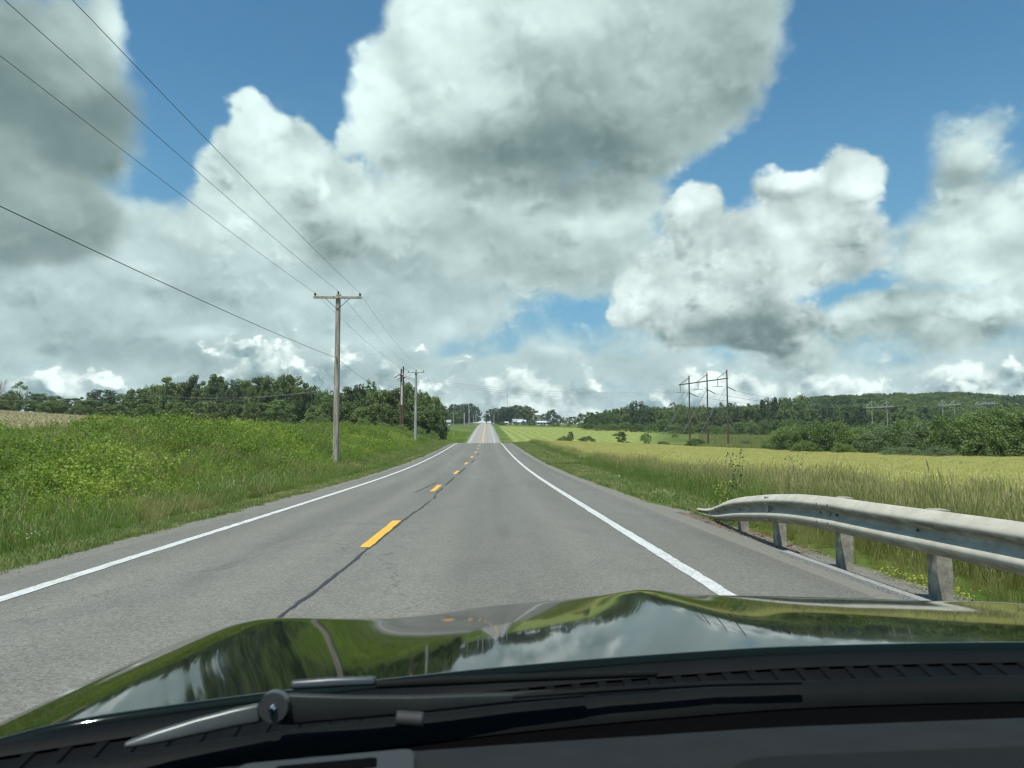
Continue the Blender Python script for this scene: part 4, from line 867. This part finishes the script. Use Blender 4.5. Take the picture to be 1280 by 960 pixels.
P3, h3_, _ = upole(567, 250, 516, 3.0, 'thin far pole with crossarm left of the road dip', PW, .16, .13)
P4, _, _ = upole(580.5, 470, 516, 2.0, 'short pale pole without crossarm, first on the far hill', PG, .38, .32, arm=False)
P5, _, _ = upole(586.5, 430, 511, 2.0, 'thick pale pole with a transformer can on the far hill', PL, .40, .36, arm=False)
m = MB(); m.tube([(0, -.45, 8.4), (0, -.45, 9.4)], .3, 12); m.build('transformer', simple('grey_can', (.5, .51, .5), .5), P5, True)
P6, _, _ = upole(592, 600, 519, 3.0, 'small distant pole just below the crest, left of the road', PW, .3, .25, arm=False)
P7, _, _ = upole(595, 560, 517, 3.8, 'distant pole with crossarm nearest the road crest', PG, .3, .25)
P8, _, _ = upole(617.5, 560, 518, 2.0, 'lone pale pole right of the road crest', PL, .34, .3, arm=False)
def wire(name, pts, rad, label, cat='wire', group=None, sag=None, mat=None):
    """one wire hung from point to point"""
    out = []
    for i in range(len(pts) - 1):
        a, b = Vector(pts[i]), Vector(pts[i + 1]); L = (b - a).length; sg = sag[i] if sag else L * L * .00012
        k = max(8, min(40, int(L / 3)))
        for q in range(k + (i == len(pts) - 2)):
            t_ = q / k; p = a.lerp(b, t_); p.z -= sg * 4 * t_ * (1 - t_); out.append(p)
    m = MB(); m.tube(out, rad, 5); o = m.build(name, mat or CABLE, None, True); tag(o, label, cat, group); return o
t1 = P1.location; t2 = P2.location; t3 = P3.location
for sx, s2, s3, nm in ((-1.375, -1.1, -1.4, 'leftmost overhead wire from the crossarm end of the near pole'), (0, 0, 0, 'middle overhead wire from the top of the near pole'), (1.375, 1.1, 1.4, 'rightmost overhead wire from the crossarm end of the near pole')):
    zt = h1_ + (.2 if sx == 0 else .05)
    pts = [(-9.35 + sx, -16, 10.2), (t1.x + sx, t1.y - (.2 if sx else 0), t1.z + zt), (t2.x + s2, t2.y, t2.z + h2_ + (.2 if sx == 0 else .05)), (t3.x + s3, t3.y, t3.z + h3_ + .1), (lat(595, 560) + s3, 560, 20.5)]
    wire('overhead_wire', pts, .0075, nm, group='roadside power wires', sag=[.45, .6, 1.8, 4])
wire('overhead_wire', [(-9.6, -16, 6.6), (t1.x, t1.y - .27, t1.z + h1_ * .63), (t2.x, t2.y - .3, t2.z + h2_ * .62), (t3.x, t3.y - .3, t3.z + h3_ * .62)], .0105, 'lowest thick overhead cable, fixed partway up the near pole', group='roadside power wires', sag=[.5, .9, 1.8])

# transmission structures
def tpole(m_x, y, h, name, e, mat, r=.19): 
    m = MB(); z0 = float(H(e.location.x + m_x, e.location.y + y)) - e.location.z; m.tube([(m_x, y, z0 - .4), (m_x, y, z0 + h * .5), (m_x, y, z0 + h)], [r * 1.25, r * 1.05, r * .85], 10); m.build(name, mat, e, True); return z0 + h
ex, ey = 56.0, 187.0
E = empty('transmission_structure', (ex, ey, float(H(ex, ey)))); tag(E, 'three tall brown poles joined by a crossarm, guyed, in the meadow', 'transmission poles')
Pp = [(lat(864, 191) - ex, 191 - ey, 465), (lat(887, 188) - ex, 188 - ey, 465), (lat(912.5, 184) - ex, 184 - ey, 461)]
tops = []
for (qx, qy, _), tp in zip(Pp, (469, 465, 461)):
    d = ey + qy; z0 = float(H(ex + qx, d)); top = hgt(tp, d) - z0; tops.append((qx, qy, tpole(qx, qy, top, 'pole', E, PBR)))
zc = [hgt(480, 191) - E.location.z, hgt(476, 188) - E.location.z, hgt(472, 184) - E.location.z]
m = MB(); m.bar((Pp[0][0] - 2.6, Pp[0][1] + .3, zc[0] - .1), (Pp[2][0] + .3, Pp[2][1] - .25, zc[2]), .22, .26); m.build('crossarm', PBR, E)
for i in range(3):
    a = Vector((Pp[i][0], Pp[i][1] - .25, tops[i][2] - .4)); b = Vector((Pp[i][0] - 2.5, Pp[i][1], zc[i] - .1)); m = MB(); m.bar(a, b, .13, .13); m.build('brace', PBR, E)
    m = MB(); m.tube([b + Vector((.1, -.2, 0)), b + Vector((.1, -.2, -1.9))], .09, 6); m.build('insulator', simple('grey_insulator', (.16, .17, .17), .4) if i == 0 else bpy.data.materials['grey_insulator'], E)
    m = MB(); m.tube([b + Vector((-1.3, -.2, -2.1)), b + Vector((1.4, -.2, -1.95))], .07, 6); m.build('conductor_bar', bpy.data.materials['grey_insulator'], E)
    m = MB(); c = Vector((Pp[i][0] + .1, Pp[i][1] - .3, zc[i] - 2.2)); m.tube([c, c + Vector((1.8, -.2, -1.0))], .12, 6); m.build('insulator', bpy.data.materials['grey_insulator'], E)
for i, (dx, dy) in enumerate(((-6.8, 10), (-7.4, 3), (-6.5, 8), (-7.0, 4), (-6.8, 7), (-8, 3))):
    q = Pp[i // 2]; zt = zc[i // 2] - 1.8; gz = float(H(ex + q[0] + dx, ey + q[1] + dy)) - E.location.z
    m = MB(); m.tube([(q[0], q[1], zt), (q[0] + dx * .999, q[1] + dy, gz)], .035, 5); m.build('guy_wire', STEELW, E)
q = Pp[2]; m = MB(); m.tube([(q[0], q[1], 8), (q[0] + 5.6, q[1] + 3, float(H(ex + q[0] + 5.6, ey + q[1] + 3)) - E.location.z)], .04, 5); m.build('guy_wire', STEELW, E)
# twin poles by the roadside wood (the same line, seen end on)
fx, fy = lat(505, 142), 142.0
T = empty('transmission_structure', (fx, fy - 2, float(H(fx, fy)))); tag(T, 'pair of tall brown poles close together above the roadside wood', 'transmission poles')
tt_ = []
for (dx, dy, tp) in ((-.40, 4.5, 458.5), (-.05, -2.0, 461.5)):
    d = fy - 2 + dy; z0 = float(H(fx + dx, d)); tt_.append((dx, dy, tpole(dx, dy, hgt(tp, d) - z0, 'pole', T, PBR, .17)))
zc2 = hgt(470, 142) - T.location.z
m = MB(); m.bar((-.45, 6.5, zc2), (-.1, -3.6, zc2 - .2), .2, .24); m.build('crossarm', PBR, T)
for dy in (-2.6, 2, 5.4):
    for s in (-1, 1):
        m = MB(); m.tube([(-.2, dy, zc2 - .1), (-.2 + s * 1.1, dy, zc2 - .45 + .3 * s)], .09, 6); m.build('insulator', bpy.data.materials['grey_insulator'], T)
m = MB(); m.box((.15, -2.8, hgt(493, 140) - T.location.z), (.30, .12, 4.2)); m.build('pole_sleeve', simple('white_sleeve', (.55, .52, .48), .6), T)
# H-frames over the hedge on the right
HF = [(1098, 1117.5, 215, 500, 508.5, 1090, 1126, 'nearest pale timber H-frame rising above the hedge'), (1190, 1205, 262, 499, 505.5, 1184, 1213, 'middle pale timber H-frame above the hedge'), (1236, 1246, 372, 500.5, 504, 1232, 1263, 'smallest pale H-frame, farthest right above the hedge')]
hfz = []
for (xa, xb, d, tp, am, ax0, ax1, lb) in HF:
    xm = lat((xa + xb) / 2, d); e = empty('transmission_structure', (xm, d, float(H(xm, d)))); tag(e, lb, 'transmission poles', 'timber H-frames beyond the hedge')
    xl, xr = lat(xa, d) - xm, lat(xb, d) - xm
    s = d / 215
    for q in (xl, xr): tpole(q, 0, hgt(tp, d) - e.location.z - (float(H(xm + q, d)) - e.location.z), 'pole', e, PL, .14 * s)
    if d > 300: tpole(lat(1258, d) - xm, 0, hgt(tp, d) - e.location.z, 'pole', e, PL, .17 * s)
    za = hgt(am, d) - e.location.z
    m = MB(); m.bar((lat(ax0, d) - xm, -.3, za - .2), (lat(ax1, d) - xm, -.3, za + .25), .16 * s, .30 * s); m.build('crossarm', PL, e)
    zt = hgt(tp, d) - e.location.z - .3; mid = (xl + xr) / 2
    for a, b in (((xl, -.1, zt), (mid, -.3, za)), ((xr, -.1, zt), (mid, -.3, za)), ((xr, -.1, zt), (lat(ax1, d) - xm, -.3, za)), ((xl, -.1, zt), (lat(ax0, d) - xm, -.3, za))):
        m = MB(); m.bar(a, b, .12 * s, .14 * s); m.build('brace', PL, e)
    hfz.append((xm, d, e.location.z + za))
COND = simple('pale_conductor', (.26, .28, .26), .5, var=.05)
for i in range(3):
    y0 = (5.5, 1.5, -2.5)[i]
    a = (fx, fy + y0, T.location.z + zc2 - .3); b = (ex + Pp[i][0] - 2.4, ey + Pp[i][1], E.location.z + zc[i] - 2.0)
    wire('transmission_line', [(-170, 240 + y0, (14.9, 14.4, 13.1)[i]), (-95, 212 + y0, (13.3, 12.9, 11.7)[i]), a], .014, '%s transmission wire stretching left across the wood' % ('upper', 'middle', 'lower')[i], group='transmission wires left of the road', mat=COND, sag=[.5, 2.0])
    wire('transmission_line', [a, b], .018, '%s transmission wire crossing high above the road' % ('upper', 'middle', 'lower')[i], group='transmission wires over the road', mat=COND, sag=[2.3])
    c0 = (ex + Pp[i][0] + 1.9, ey + Pp[i][1] - .5, E.location.z + zc[i] - 3.2)
    wire('transmission_line', [c0, (hfz[0][0] + (i - 1) * 3, hfz[0][1], hfz[0][2] - .4), (hfz[1][0] + (i - 1) * 3, hfz[1][1], hfz[1][2] - .4)], .026, '%s transmission wire from the three brown poles towards the H-frames' % ('left', 'middle', 'right')[i], group='transmission wires right of the meadow', sag=[1.2, 1.5])
# lattice masts on the skyline
for px, d, top, lb in ((634.5, 900, 493, 'very thin tall radio mast behind the right clump'), (621.5, 950, 505, 'shorter faint radio mast nearer the road crest')):
    x = lat(px, d); z0 = float(H(x, d)); e = empty('radio_mast', (x, d, z0)); tag(e, lb, 'mast'); m = MB(); h = hgt(top, d) - z0
    for a in (0, 2.1, 4.2): m.tube([(.3 * math.cos(a), .3 * math.sin(a), 0), (.3 * math.cos(a), .3 * math.sin(a), h)], .07, 4)
    for k in range(int(h / 1.2)): m.tube([(.3, 0, k * 1.2), (-.15, .26, k * 1.2 + .6), (-.15, -.26, k * 1.2 + 1.2)], .04, 3)
    m.build('lattice', simple('mast_steel', (.25, .26, .27), .6), e)

# ------------------------------------------------------------------ farm buildings on the crest
WALLW = simple('white_siding', (.48, .49, .47), .7, var=.08); ROOFG = simple('grey_shingle', (.30, .31, .31), .8, var=.2); ROOFW = simple('pale_metal_roof', (.50, .54, .56), .45, var=.05); WIN = simple('window_glass', (.02, .025, .03), .1, var=.1); DOORM = simple('door_paint', (.16, .07, .05), .6)
def house(px, d, w, dp, hw, hr, label, roofm, rz=0, name='house', chim=False, wins=3, z=None, cat='house'):
    x = lat(px, d); z0 = float(H(x, d)) if z is None else z; e = empty(name, (x, d, z0), rz); tag(e, label, cat)
    m = MB(); m.add([(-w / 2, -dp / 2, -.5), (w / 2, -dp / 2, -.5), (w / 2, dp / 2, -.5), (-w / 2, dp / 2, -.5), (-w / 2, -dp / 2, hw), (w / 2, -dp / 2, hw), (w / 2, dp / 2, hw), (-w / 2, dp / 2, hw), (-w / 2, 0, hw + hr), (w / 2, 0, hw + hr)],
                    [(0, 1, 5, 4), (2, 3, 7, 6), (1, 2, 6, 9, 5), (3, 0, 4, 8, 7)]); m.build('wall', WALLW, e)
    m = MB(); o = .4
    for s in (-1, 1):
        a = Vector((0, s * (dp / 2 + o), hw - o * hr / (dp / 2))); b = Vector((0, 0, hw + hr)); t_ = Vector((0, 0, .15))
        m.add([(-w / 2 - o, a.y, a.z + .02), (w / 2 + o, a.y, a.z + .02), (w / 2 + o, 0, b.z + .02), (-w / 2 - o, 0, b.z + .02), (-w / 2 - o, a.y, a.z + .17), (w / 2 + o, a.y, a.z + .17), (w / 2 + o, 0, b.z + .17), (-w / 2 - o, 0, b.z + .17)],
              [(0, 1, 2, 3), (4, 5, 6, 7), (0, 1, 5, 4), (1, 2, 6, 5), (3, 0, 4, 7)])
    rf = m.build('roof', roofm, e)
    if chim:
        m = MB(); m.box((w * .2, 0, hw + hr + .3), (.7, .7, 1.4)); m.build('chimney', simple('brick', (.28, .12, .08), .9), rf)
    for k in range(wins):
        fx_ = -w / 2 + w * (k + .5) / wins
        if k == wins // 2:
            m = MB(); m.box((fx_, -dp / 2 - .03, 1.05), (1.0, .06, 2.1)); m.build('door', DOORM, e)
        else:
            m = MB(); m.box((fx_, -dp / 2 - .03, 1.6), (1.1, .05, 1.2)); m.build('window', WIN, e)
    return e
house(647, 600, 8.5, 6.5, 2.6, 2.1, 'white farmhouse half hidden by the clump right of the crest', ROOFG, R(12), chim=True, wins=5)
house(653, 590, 6, 5, 2.4, 1.6, 'small white annex with pale roof just right of the farmhouse', ROOFW, R(-20), name='outbuilding', cat='outbuilding')
house(680, 610, 12, 7, 2.2, 1.2, 'long low white barn with pale metal roof right of the farmhouse', ROOFW, R(4), name='barn', cat='barn', wins=5)
house(633, 590, 2.6, 2.2, 1.8, .7, 'tiny white shed beside the first bush on the field edge', ROOFW, R(8), name='shed', cat='shed', wins=1)
house(560, 520, 4.4, 4, 2.2, 1.4, 'small white house under the dark trees left of the road', ROOFG, R(-10))

# ------------------------------------------------------------------ the car the photograph is taken from
CX = .37
car = empty('car', (CX, 0, -.02)); tag(car, 'dark green glossy car seen from inside over its bonnet', 'car')
def cl(V): V = np.array(V, float); V[:, 0] -= CX; V[:, 2] += .02; return V
PAINT, t, b = new_mat('dark_green_car_paint'); b.inputs['Base Color'].default_value = (.0035, .006, .004, 1); b.inputs['Roughness'].default_value = .04; b.inputs['Metallic'].default_value = .0; b.inputs['Coat Weight'].default_value = .20; b.inputs['Coat Roughness'].default_value = .02; b.inputs['Coat IOR'].default_value = 1.42; b.inputs['IOR'].default_value = 1.27
BLK = simple('black_plastic', (.0035, .0042, .0045), .65, var=.12, scale=30, spec=.10); BLKG = simple('satin_black_trim', (.0040, .0055, .0058), .62, var=.2, scale=10, spec=.10, bump=.1, bscale=500); NEARBLK = simple('near_black_fill', (.001, .001, .0012), .9, var=.1, spec=.05)  # last colour: near-black fill for the gaps and the vent slot
DASH = simple('dark_grey_soft_dash', (.0145, .0175, .0185), .85, spec=.15, var=.12, scale=25, bump=.25, bscale=900); DASH2 = simple('recessed_dash_panel', (.0095, .0115, .012), .9, spec=.12, var=.08, scale=25, bump=.2, bscale=900)
ARM = simple('wiper_arm_paint', (.10, .112, .11), .38, metal=.6, var=.15, scale=12); ARM2 = simple('dark_wiper_arm_paint', (.022, .026, .026), .50, metal=.5, var=.15, scale=12); STEEL = simple('bright_rivet', (.6, .6, .6), .2, metal=1, var=.05)  # wiper metal in two tones: gleam put into the lighter, dimness into the darker
def drear(x): return 1.05 - .152 * (x - .55) ** 2 if x < .55 else 1.05 - .12 * (x - .55) ** 2
def zrear(x): return float(np.interp(x, [-.75, -.56, -.3, 0, .4, .76, 1.35], [1.186, 1.191, 1.202, 1.212, 1.224, 1.229, 1.222]))
def yfront(x): return 1.85 - .24 * abs((x - CX) / .97) ** 2.6
SIL = [(225, 786), (245, 778), (268, 770), (320, 765), (380, 766), (420, 768), (500, 768), (560, 762), (600, 755), (660, 750), (720, 745), (780, 738), (795, 733), (812, 733), (840, 738), (870, 742), (1000, 745), (1150, 751), (1280, 753), (1380, 762)]
fx_pts, fz_pts = [], []
for (px_, py_) in SIL:
    x_ = lat(px_, 1.8)
    for _ in range(6): x_ = lat(px_, yfront(x_))
    fx_pts.append(x_); fz_pts.append(hgt(py_, yfront(x_)))
def crease(x, c, w): return math.exp(-((x - c) / w) ** 2)
def hood_z(x, v):
    """v: 0 at the windscreen, 1 at the crest of the nose, beyond 1 falling away"""
    zf = float(np.interp(x, fx_pts, fz_pts)); z0 = zrear(x)
    if v <= 1:
        z = z0 + (zf - z0) * v + .003 * math.sin(math.pi * v)
    else: z = zf - .006 * 0 - .55 * (v - 1) ** 1.5 * .7 - .04 * (v - 1)
    return z
us = np.concatenate([np.linspace(-.62, 1.36, 130)]); vs = np.concatenate([np.linspace(0, 1, 50), np.linspace(1.02, 1.42, 26)])
V = []
for v in vs:
    for u in us:
        yr = drear(u); yf = yfront(u)
        V.append((u, yr + (yf - yr) * v, hood_z(u, min(v, 1.42))))
V = np.array(V).reshape(len(vs), len(us), 3)
# round the outer edges over onto the wings
for j, u in enumerate(us):
    e_ = max(0, (-.44 - u) / .18, (u - 1.18) / .18)
    V[:, j, 2] -= .030 * e_ ** 2.4
# smooth along the width so the reflections run clean
Z = V[:, :, 2]; kk = np.array([1, 4, 6, 4, 1]) / 16
for _ in range(5):
    Zp = np.pad(Z, ((0, 0), (2, 2)), 'edge'); Z = sum(kk[i] * Zp[:, i:i + Z.shape[1]] for i in range(5))
for _ in range(12):
    Zp = np.pad(Z, ((2, 2), (0, 0)), 'edge'); Zn = sum(kk[i] * Zp[i:i + Z.shape[0], :] for i in range(5)); Zn[:2] = Z[:2]; Zn[-2:] = Z[-2:]; Z = Zn
V[:, :, 2] = Z
nu = len(us); i = np.arange((len(vs) - 1) * (nu - 1)); r_ = i // (nu - 1); c_ = i % (nu - 1); a_ = r_ * nu + c_
HV = V.copy()
hood = obj_me('hood', mesh_np('hood', cl(V.reshape(-1, 3)), np.stack([a_, a_ + 1, a_ + nu + 1, a_ + nu], 1), PAINT, True), car)
sl = hood.modifiers.new('thickness', 'SOLIDIFY'); sl.thickness = .02; sl.offset = -1
# wings (sides) from the bonnet edge down, and the nose
for side, j in ((-1, 0), (1, len(us) - 1)):
    E_ = HV[:, j, :]; rows = []
    for (dx, dz) in ((.004, -.004), (.03, -.02), (.07, -.07), (.11, -.17), (.125, -.35), (.12, -.55), (.09, -.80)):
        q = E_.copy(); q[:, 0] += side * dx; q[:, 2] = np.minimum(q[:, 2] + dz, q[:, 2]); rows.append(q)
    # carry the wing back to the door
    Vw = np.array(rows); back = Vw[:, :1, :].copy(); back[:, :, 1] -= .55; back[:, :, 2] += .0; Vw = np.concatenate([back, Vw], 1)
    n1, n2 = Vw.shape[:2]; i = np.arange((n1 - 1) * (n2 - 1)); rr = i // (n2 - 1); cc = i % (n2 - 1); a_ = rr * n2 + cc
    w_ = obj_me('wing', mesh_np('wing', cl(Vw.reshape(-1, 3)), np.stack([a_, a_ + 1, a_ + n2 + 1, a_ + n2], 1), PAINT, True), car)
    # wheels under the wings
    wy, wx = 1.25, CX + side * .86
    m = MB(); m.tube([(wx - .11, wy, .35), (wx + .11, wy, .35)], .345, 28); w2 = m.build('wheel', simple('tyre_rubber', (.02, .02, .02), .85), car, False); w2.location = (-CX, 0, .02)
    m = MB(); m.tube([(wx + side * .112 - .01, wy, .35), (wx + side * .112 + .01, wy, .35)], .23, 16); w3 = m.build('rim', simple('alloy', (.5, .5, .5), .3, metal=.9), w2)
m = MB()
nose = HV[-1, :, :]; rows = [nose + np.array([0, 0, 0]), nose + np.array([0, .10, -.22]), nose + np.array([0, .13, -.45]), nose + np.array([0, .04, -.66])]
Vn = np.array(rows); n1, n2 = Vn.shape[:2]; i = np.arange((n1 - 1) * (n2 - 1)); rr = i // (n2 - 1); cc = i % (n2 - 1); a_ = rr * n2 + cc
obj_me('bumper', mesh_np('bumper', cl(Vn.reshape(-1, 3)), np.stack([a_, a_ + 1, a_ + n2 + 1, a_ + n2], 1), PAINT, True), car)
# doors and roof around the driver
m = MB()
for s in (-1, 1): m.box((s * .97, -.55, .74), (.05, 2.1, .82))
m.build('door_panel', BLK, car)
m = MB(); m.box((0, -1.6, .75), (1.9, .08, 1.0)); m.build('rear_panel', BLK, car)
m = MB()
m.add([(-.62, .14, 1.78), (.62, .14, 1.78), (.66, -2.0, 1.78), (-.66, -2.0, 1.78), (-.60, .16, 1.74), (.60, .16, 1.74), (.64, -2.0, 1.72), (-.64, -2.0, 1.72)], [(0, 1, 2, 3), (4, 5, 6, 7), (0, 1, 5, 4), (1, 2, 6, 5), (2, 3, 7, 6), (3, 0, 4, 7)])
m.build('roof', PAINT, car)
for s in (-1, 1):
    m = MB(); m.bar((s * .64, .10, 1.76), (s * .92, .70, 1.20), .06, .05); m.build('windscreen_pillar', BLK, car)
# strip between bonnet and glass: plastic cowl with slots
def rib(xs, prof_fn, name, mat, parent=car, smooth=True, closed=False):
    V = []; n = None
    for x in xs:
        pr = prof_fn(x); n = len(pr); V += [(x, y, z) for (y, z) in pr]
    Fq = [(i * n + k, (i + 1) * n + k, (i + 1) * n + k + 1, i * n + k + 1) for i in range(len(xs) - 1) for k in range(n - 1)]
    return obj_me(name, mesh_np(name, cl(V), Fq, mat, smooth), parent)
def off(x, dd, dz): return (drear(x) - dd, zrear(x) + dz)
XS = np.linspace(-.80, 1.50, 90)
rib(XS, lambda x: [off(x, -.02, -.03), off(x, .0, -.012), off(x, .008, -.006), off(x, .026, -.009), off(x, .034, -.016)], 'cowl_lip', BLKG)
cow = rib(XS, lambda x: [off(x, .032, -.020), off(x, .07, -.026)], 'cowl_panel', NEARBLK)
rib(XS, lambda x: [off(x, .025, -.011), off(x, .022, -.055), off(x, .10, -.058), off(x, .20, -.07)], 'cowl_tray', NEARBLK, cow)
gxs = []
for x in np.arange(-.74, 1.46, .034): gxs += [(x, -.003), (x + .0015, 0), (x + .0125, 0), (x + .014, -.003)]
_gl = {round(a, 5): b for a, b in gxs}
rib([a for a, b in gxs], lambda x: [(off(x, .033, -.0165)[0], off(x, .033, -.0165)[1] + _gl[round(x, 5)]), (off(x, .069, -.0225)[0], off(x, .069, -.0225)[1] + _gl[round(x, 5)])], 'cowl_grille', BLK, cow, smooth=False)
rib(XS, lambda x: [off(x, .068, -.026), off(x, .073, -.020), off(x, .079, -.021), off(x, .088, -.025), off(x, .096, -.031), off(x, .101, -.044)], 'cowl_ledge', BLKG)
rib(XS, lambda x: [off(x, .098, -.046), off(x, .20, -.055), off(x, .40, -.062)], 'windscreen_gap_band', NEARBLK)  # near-black sheet in place of the dark gap and frit band
# dashboard
ex_ = [-.90, -.60, -.43, -.23, -.10, .026, .3, .58, .9, 1.2, 1.6]; ey_ = [.50, .60, .664, .712, .735, .752, .785, .802, .805, .78, .70]
def dy(x): return float(np.interp(x, ex_, ey_))
rib(np.linspace(-.90, 1.60, 80), lambda x: [(dy(x) + .012, 1.19), (dy(x) + .006, 1.214), (dy(x) - .004, 1.220), (dy(x) - .10, 1.222), (dy(x) - .22, 1.216), (dy(x) - .34, 1.19), (dy(x) - .42, 1.12), (dy(x) - .44, .9), (dy(x) - .43, .5)], 'dashboard', DASH)
dash = bpy.data.objects['dashboard']
def dpoint(px, py, z=1.222):
    d = (EYE - z) * F / (py - HY); return (lat(px, d), d)
def rounded(pts, r=.008, n=5):
    out = []; k = len(pts)
    for i in range(k):
        p0, p1, p2 = Vector(pts[i - 1]), Vector(pts[i]), Vector(pts[(i + 1) % k]); a = p1 + (p0 - p1).normalized() * r; b = p1 + (p2 - p1).normalized() * r
        for q in range(n): t_ = q / (n - 1); out.append((a * (1 - t_) ** 2 + p1 * 2 * t_ * (1 - t_) + b * t_ * t_))
    return out
def plate(pts, z0, z1, name, mat, parent, r=.008, inner=None):
    o = rounded(pts, r); n = len(o); m = MB(); vs_ = [(p.x - CX, p.y, z0 + .02) for p in o] + [(p.x - CX, p.y, z1 + .02 - .0015) for p in o]
    c = sum(o, Vector((0, 0))) / n
    o2 = [c + (p - c) * .97 for p in o]; vs_ += [(p.x - CX, p.y, z1 + .02) for p in o2]
    fs = [(i, (i + 1) % n, n + (i + 1) % n, n + i) for i in range(n)] + [(n + i, n + (i + 1) % n, 2 * n + (i + 1) % n, 2 * n + i) for i in range(n)] + [tuple(range(2 * n, 3 * n))]
    m.add(vs_, fs); return m.build(name, mat, parent, False)
A, B_, C_, D_ = [Vector(dpoint(*p, 1.228)) for p in ((312, 938), (522, 922), (524, 975), (300, 985))]
vp = plate([A, B_, C_, D_], 1.205, 1.2295, 'demister_vent', simple('vent_bezel', (.030, .036, .038), .6, spec=.3, var=.08), car, .010)
A, B_, C_, D_ = [Vector(dpoint(*p, 1.230)) for p in ((356, 940), (478, 931), (478, 942), (357, 951))]
plate([A, B_, C_, D_], 1.224, 1.2305, 'vent_slot', NEARBLK, vp, .003)
A, B_, C_, D_ = [Vector(dpoint(*p, 1.226)) for p in ((915, 937), (1420, 925), (1500, 1010), (880, 1010))]
plate([A, B_, C_, D_], 1.210, 1.2265, 'dash_panel', DASH2, car, .03)
# wipers
def cpt(px, py, d): return Vector((lat(px, d) - CX, d, hgt(py, d) + .02))
wip = MB()
def ribbon(pts, w, th, name, mat, parent, bev=.002):
    """flat curved bar: pts are (px,py_top,py_bottom,d)"""
    V = []; Fs = []
    for (px, pt, pb, d) in pts:
        a = cpt(px, pt, d); b = cpt(px, pb, d - .004)
        V += [a, b, a + Vector((0, w, -.002)), b + Vector((0, w, -.004))]
    k = len(pts)
    for i in range(k - 1):
        o = i * 4; q = o + 4
        Fs += [(o, q, q + 1, o + 1), (o + 2, o + 3, q + 3, q + 2), (o, o + 2, q + 2, q), (o + 1, q + 1, q + 3, o + 3)]
    Fs += [(0, 1, 3, 2), ((k - 1) * 4, (k - 1) * 4 + 2, (k - 1) * 4 + 3, (k - 1) * 4 + 1)]
    me = bpy.data.meshes.new(name); me.from_pydata([tuple(v) for v in V], [], Fs); me.materials.append(mat); o = obj_me(name, me, parent)
    bv = o.modifiers.new('bevel', 'BEVEL'); bv.width = .003; bv.segments = 3; me.polygons.foreach_set('use_smooth', [True] * len(me.polygons)); return o
wa = ribbon([(345, 858, 890, .845), (372, 856, 892, .85), (440, 859, 887, .86), (520, 860, 881, .875), (640, 857, 869, .90), (730, 855, 863, .915)], .012, 0, 'wiper_arm', ARM2, car)
ribbon([(176, 910, 917, .80), (215, 897, 912, .81), (260, 884, 903, .82), (305, 873, 894, .83), (336, 867, 889, .838)], .014, 0, 'wiper_link', ARM, car)
pv = MB(); c = cpt(352, 872, .835); pv.tube([c + Vector((0, .012, 0)), c + Vector((0, 0, 0))], .0165, 24); pc = pv.build('pivot_cap', ARM, wa, False, bevel=.0015)
pv = MB(); pv.tube([c + Vector((0, .0, .0)), c + Vector((0, -.004, 0)), c + Vector((0, -.0055, 0))], [.0045, .0042, .002], 14); pv.build('rivet', STEEL, wa, True)
ribbon([(372, 840, 850, .90), (420, 837, 848, .905), (474, 836, 846, .91)], .01, 0, 'wiper_blade', simple('blade_sky_sheen', (.03, .042, .048), .35, var=.1), wa)  # blue-grey of the reflected sky is put into this blade piece's colour
ribbon([(474, 841, 850, .905), (560, 837, 847, .92), (640, 835, 844, .93), (820, 833, 839, .95)], .008, 0, 'wiper_blade', BLKG, wa)
w2_ = ribbon([(640, 858, 864, .90), (760, 851, 857, .92), (890, 846, 851, .935), (1000, 846, 850, .94)], .006, 0, 'wiper_arm', BLKG, car)
m = MB(); c = cpt(500, 886, .80); m.tube([c, c + Vector((.028, 0, -.002))], .008, 14); m.build('washer_nozzle', simple('nozzle_plastic', (.018, .02, .02), .7), car, True)

# thin summer haze: one closed box of even air round everything
HZ = bpy.data.materials.new('thin_haze'); HZ.use_nodes = True; nt = HZ.node_tree; nt.nodes.remove(nt.nodes['Principled BSDF'])
pv_ = nt.nodes.new('ShaderNodeVolumePrincipled'); pv_.inputs['Density'].default_value = .00015; pv_.inputs['Color'].default_value = (.80, .90, .95, 1); pv_.inputs['Anisotropy'].default_value = .2
nt.links.new(pv_.outputs[0], nt.nodes['Material Output'].inputs['Volume'])
m = MB(); m.box((0, 1100, 26), (3700, 3120, 96)); tag(m.build('haze', HZ), 'thin pale summer haze over the whole valley', 'haze', kind='stuff')
sc.cycles.volume_bounces = 0
sc.view_settings.exposure = 0.18
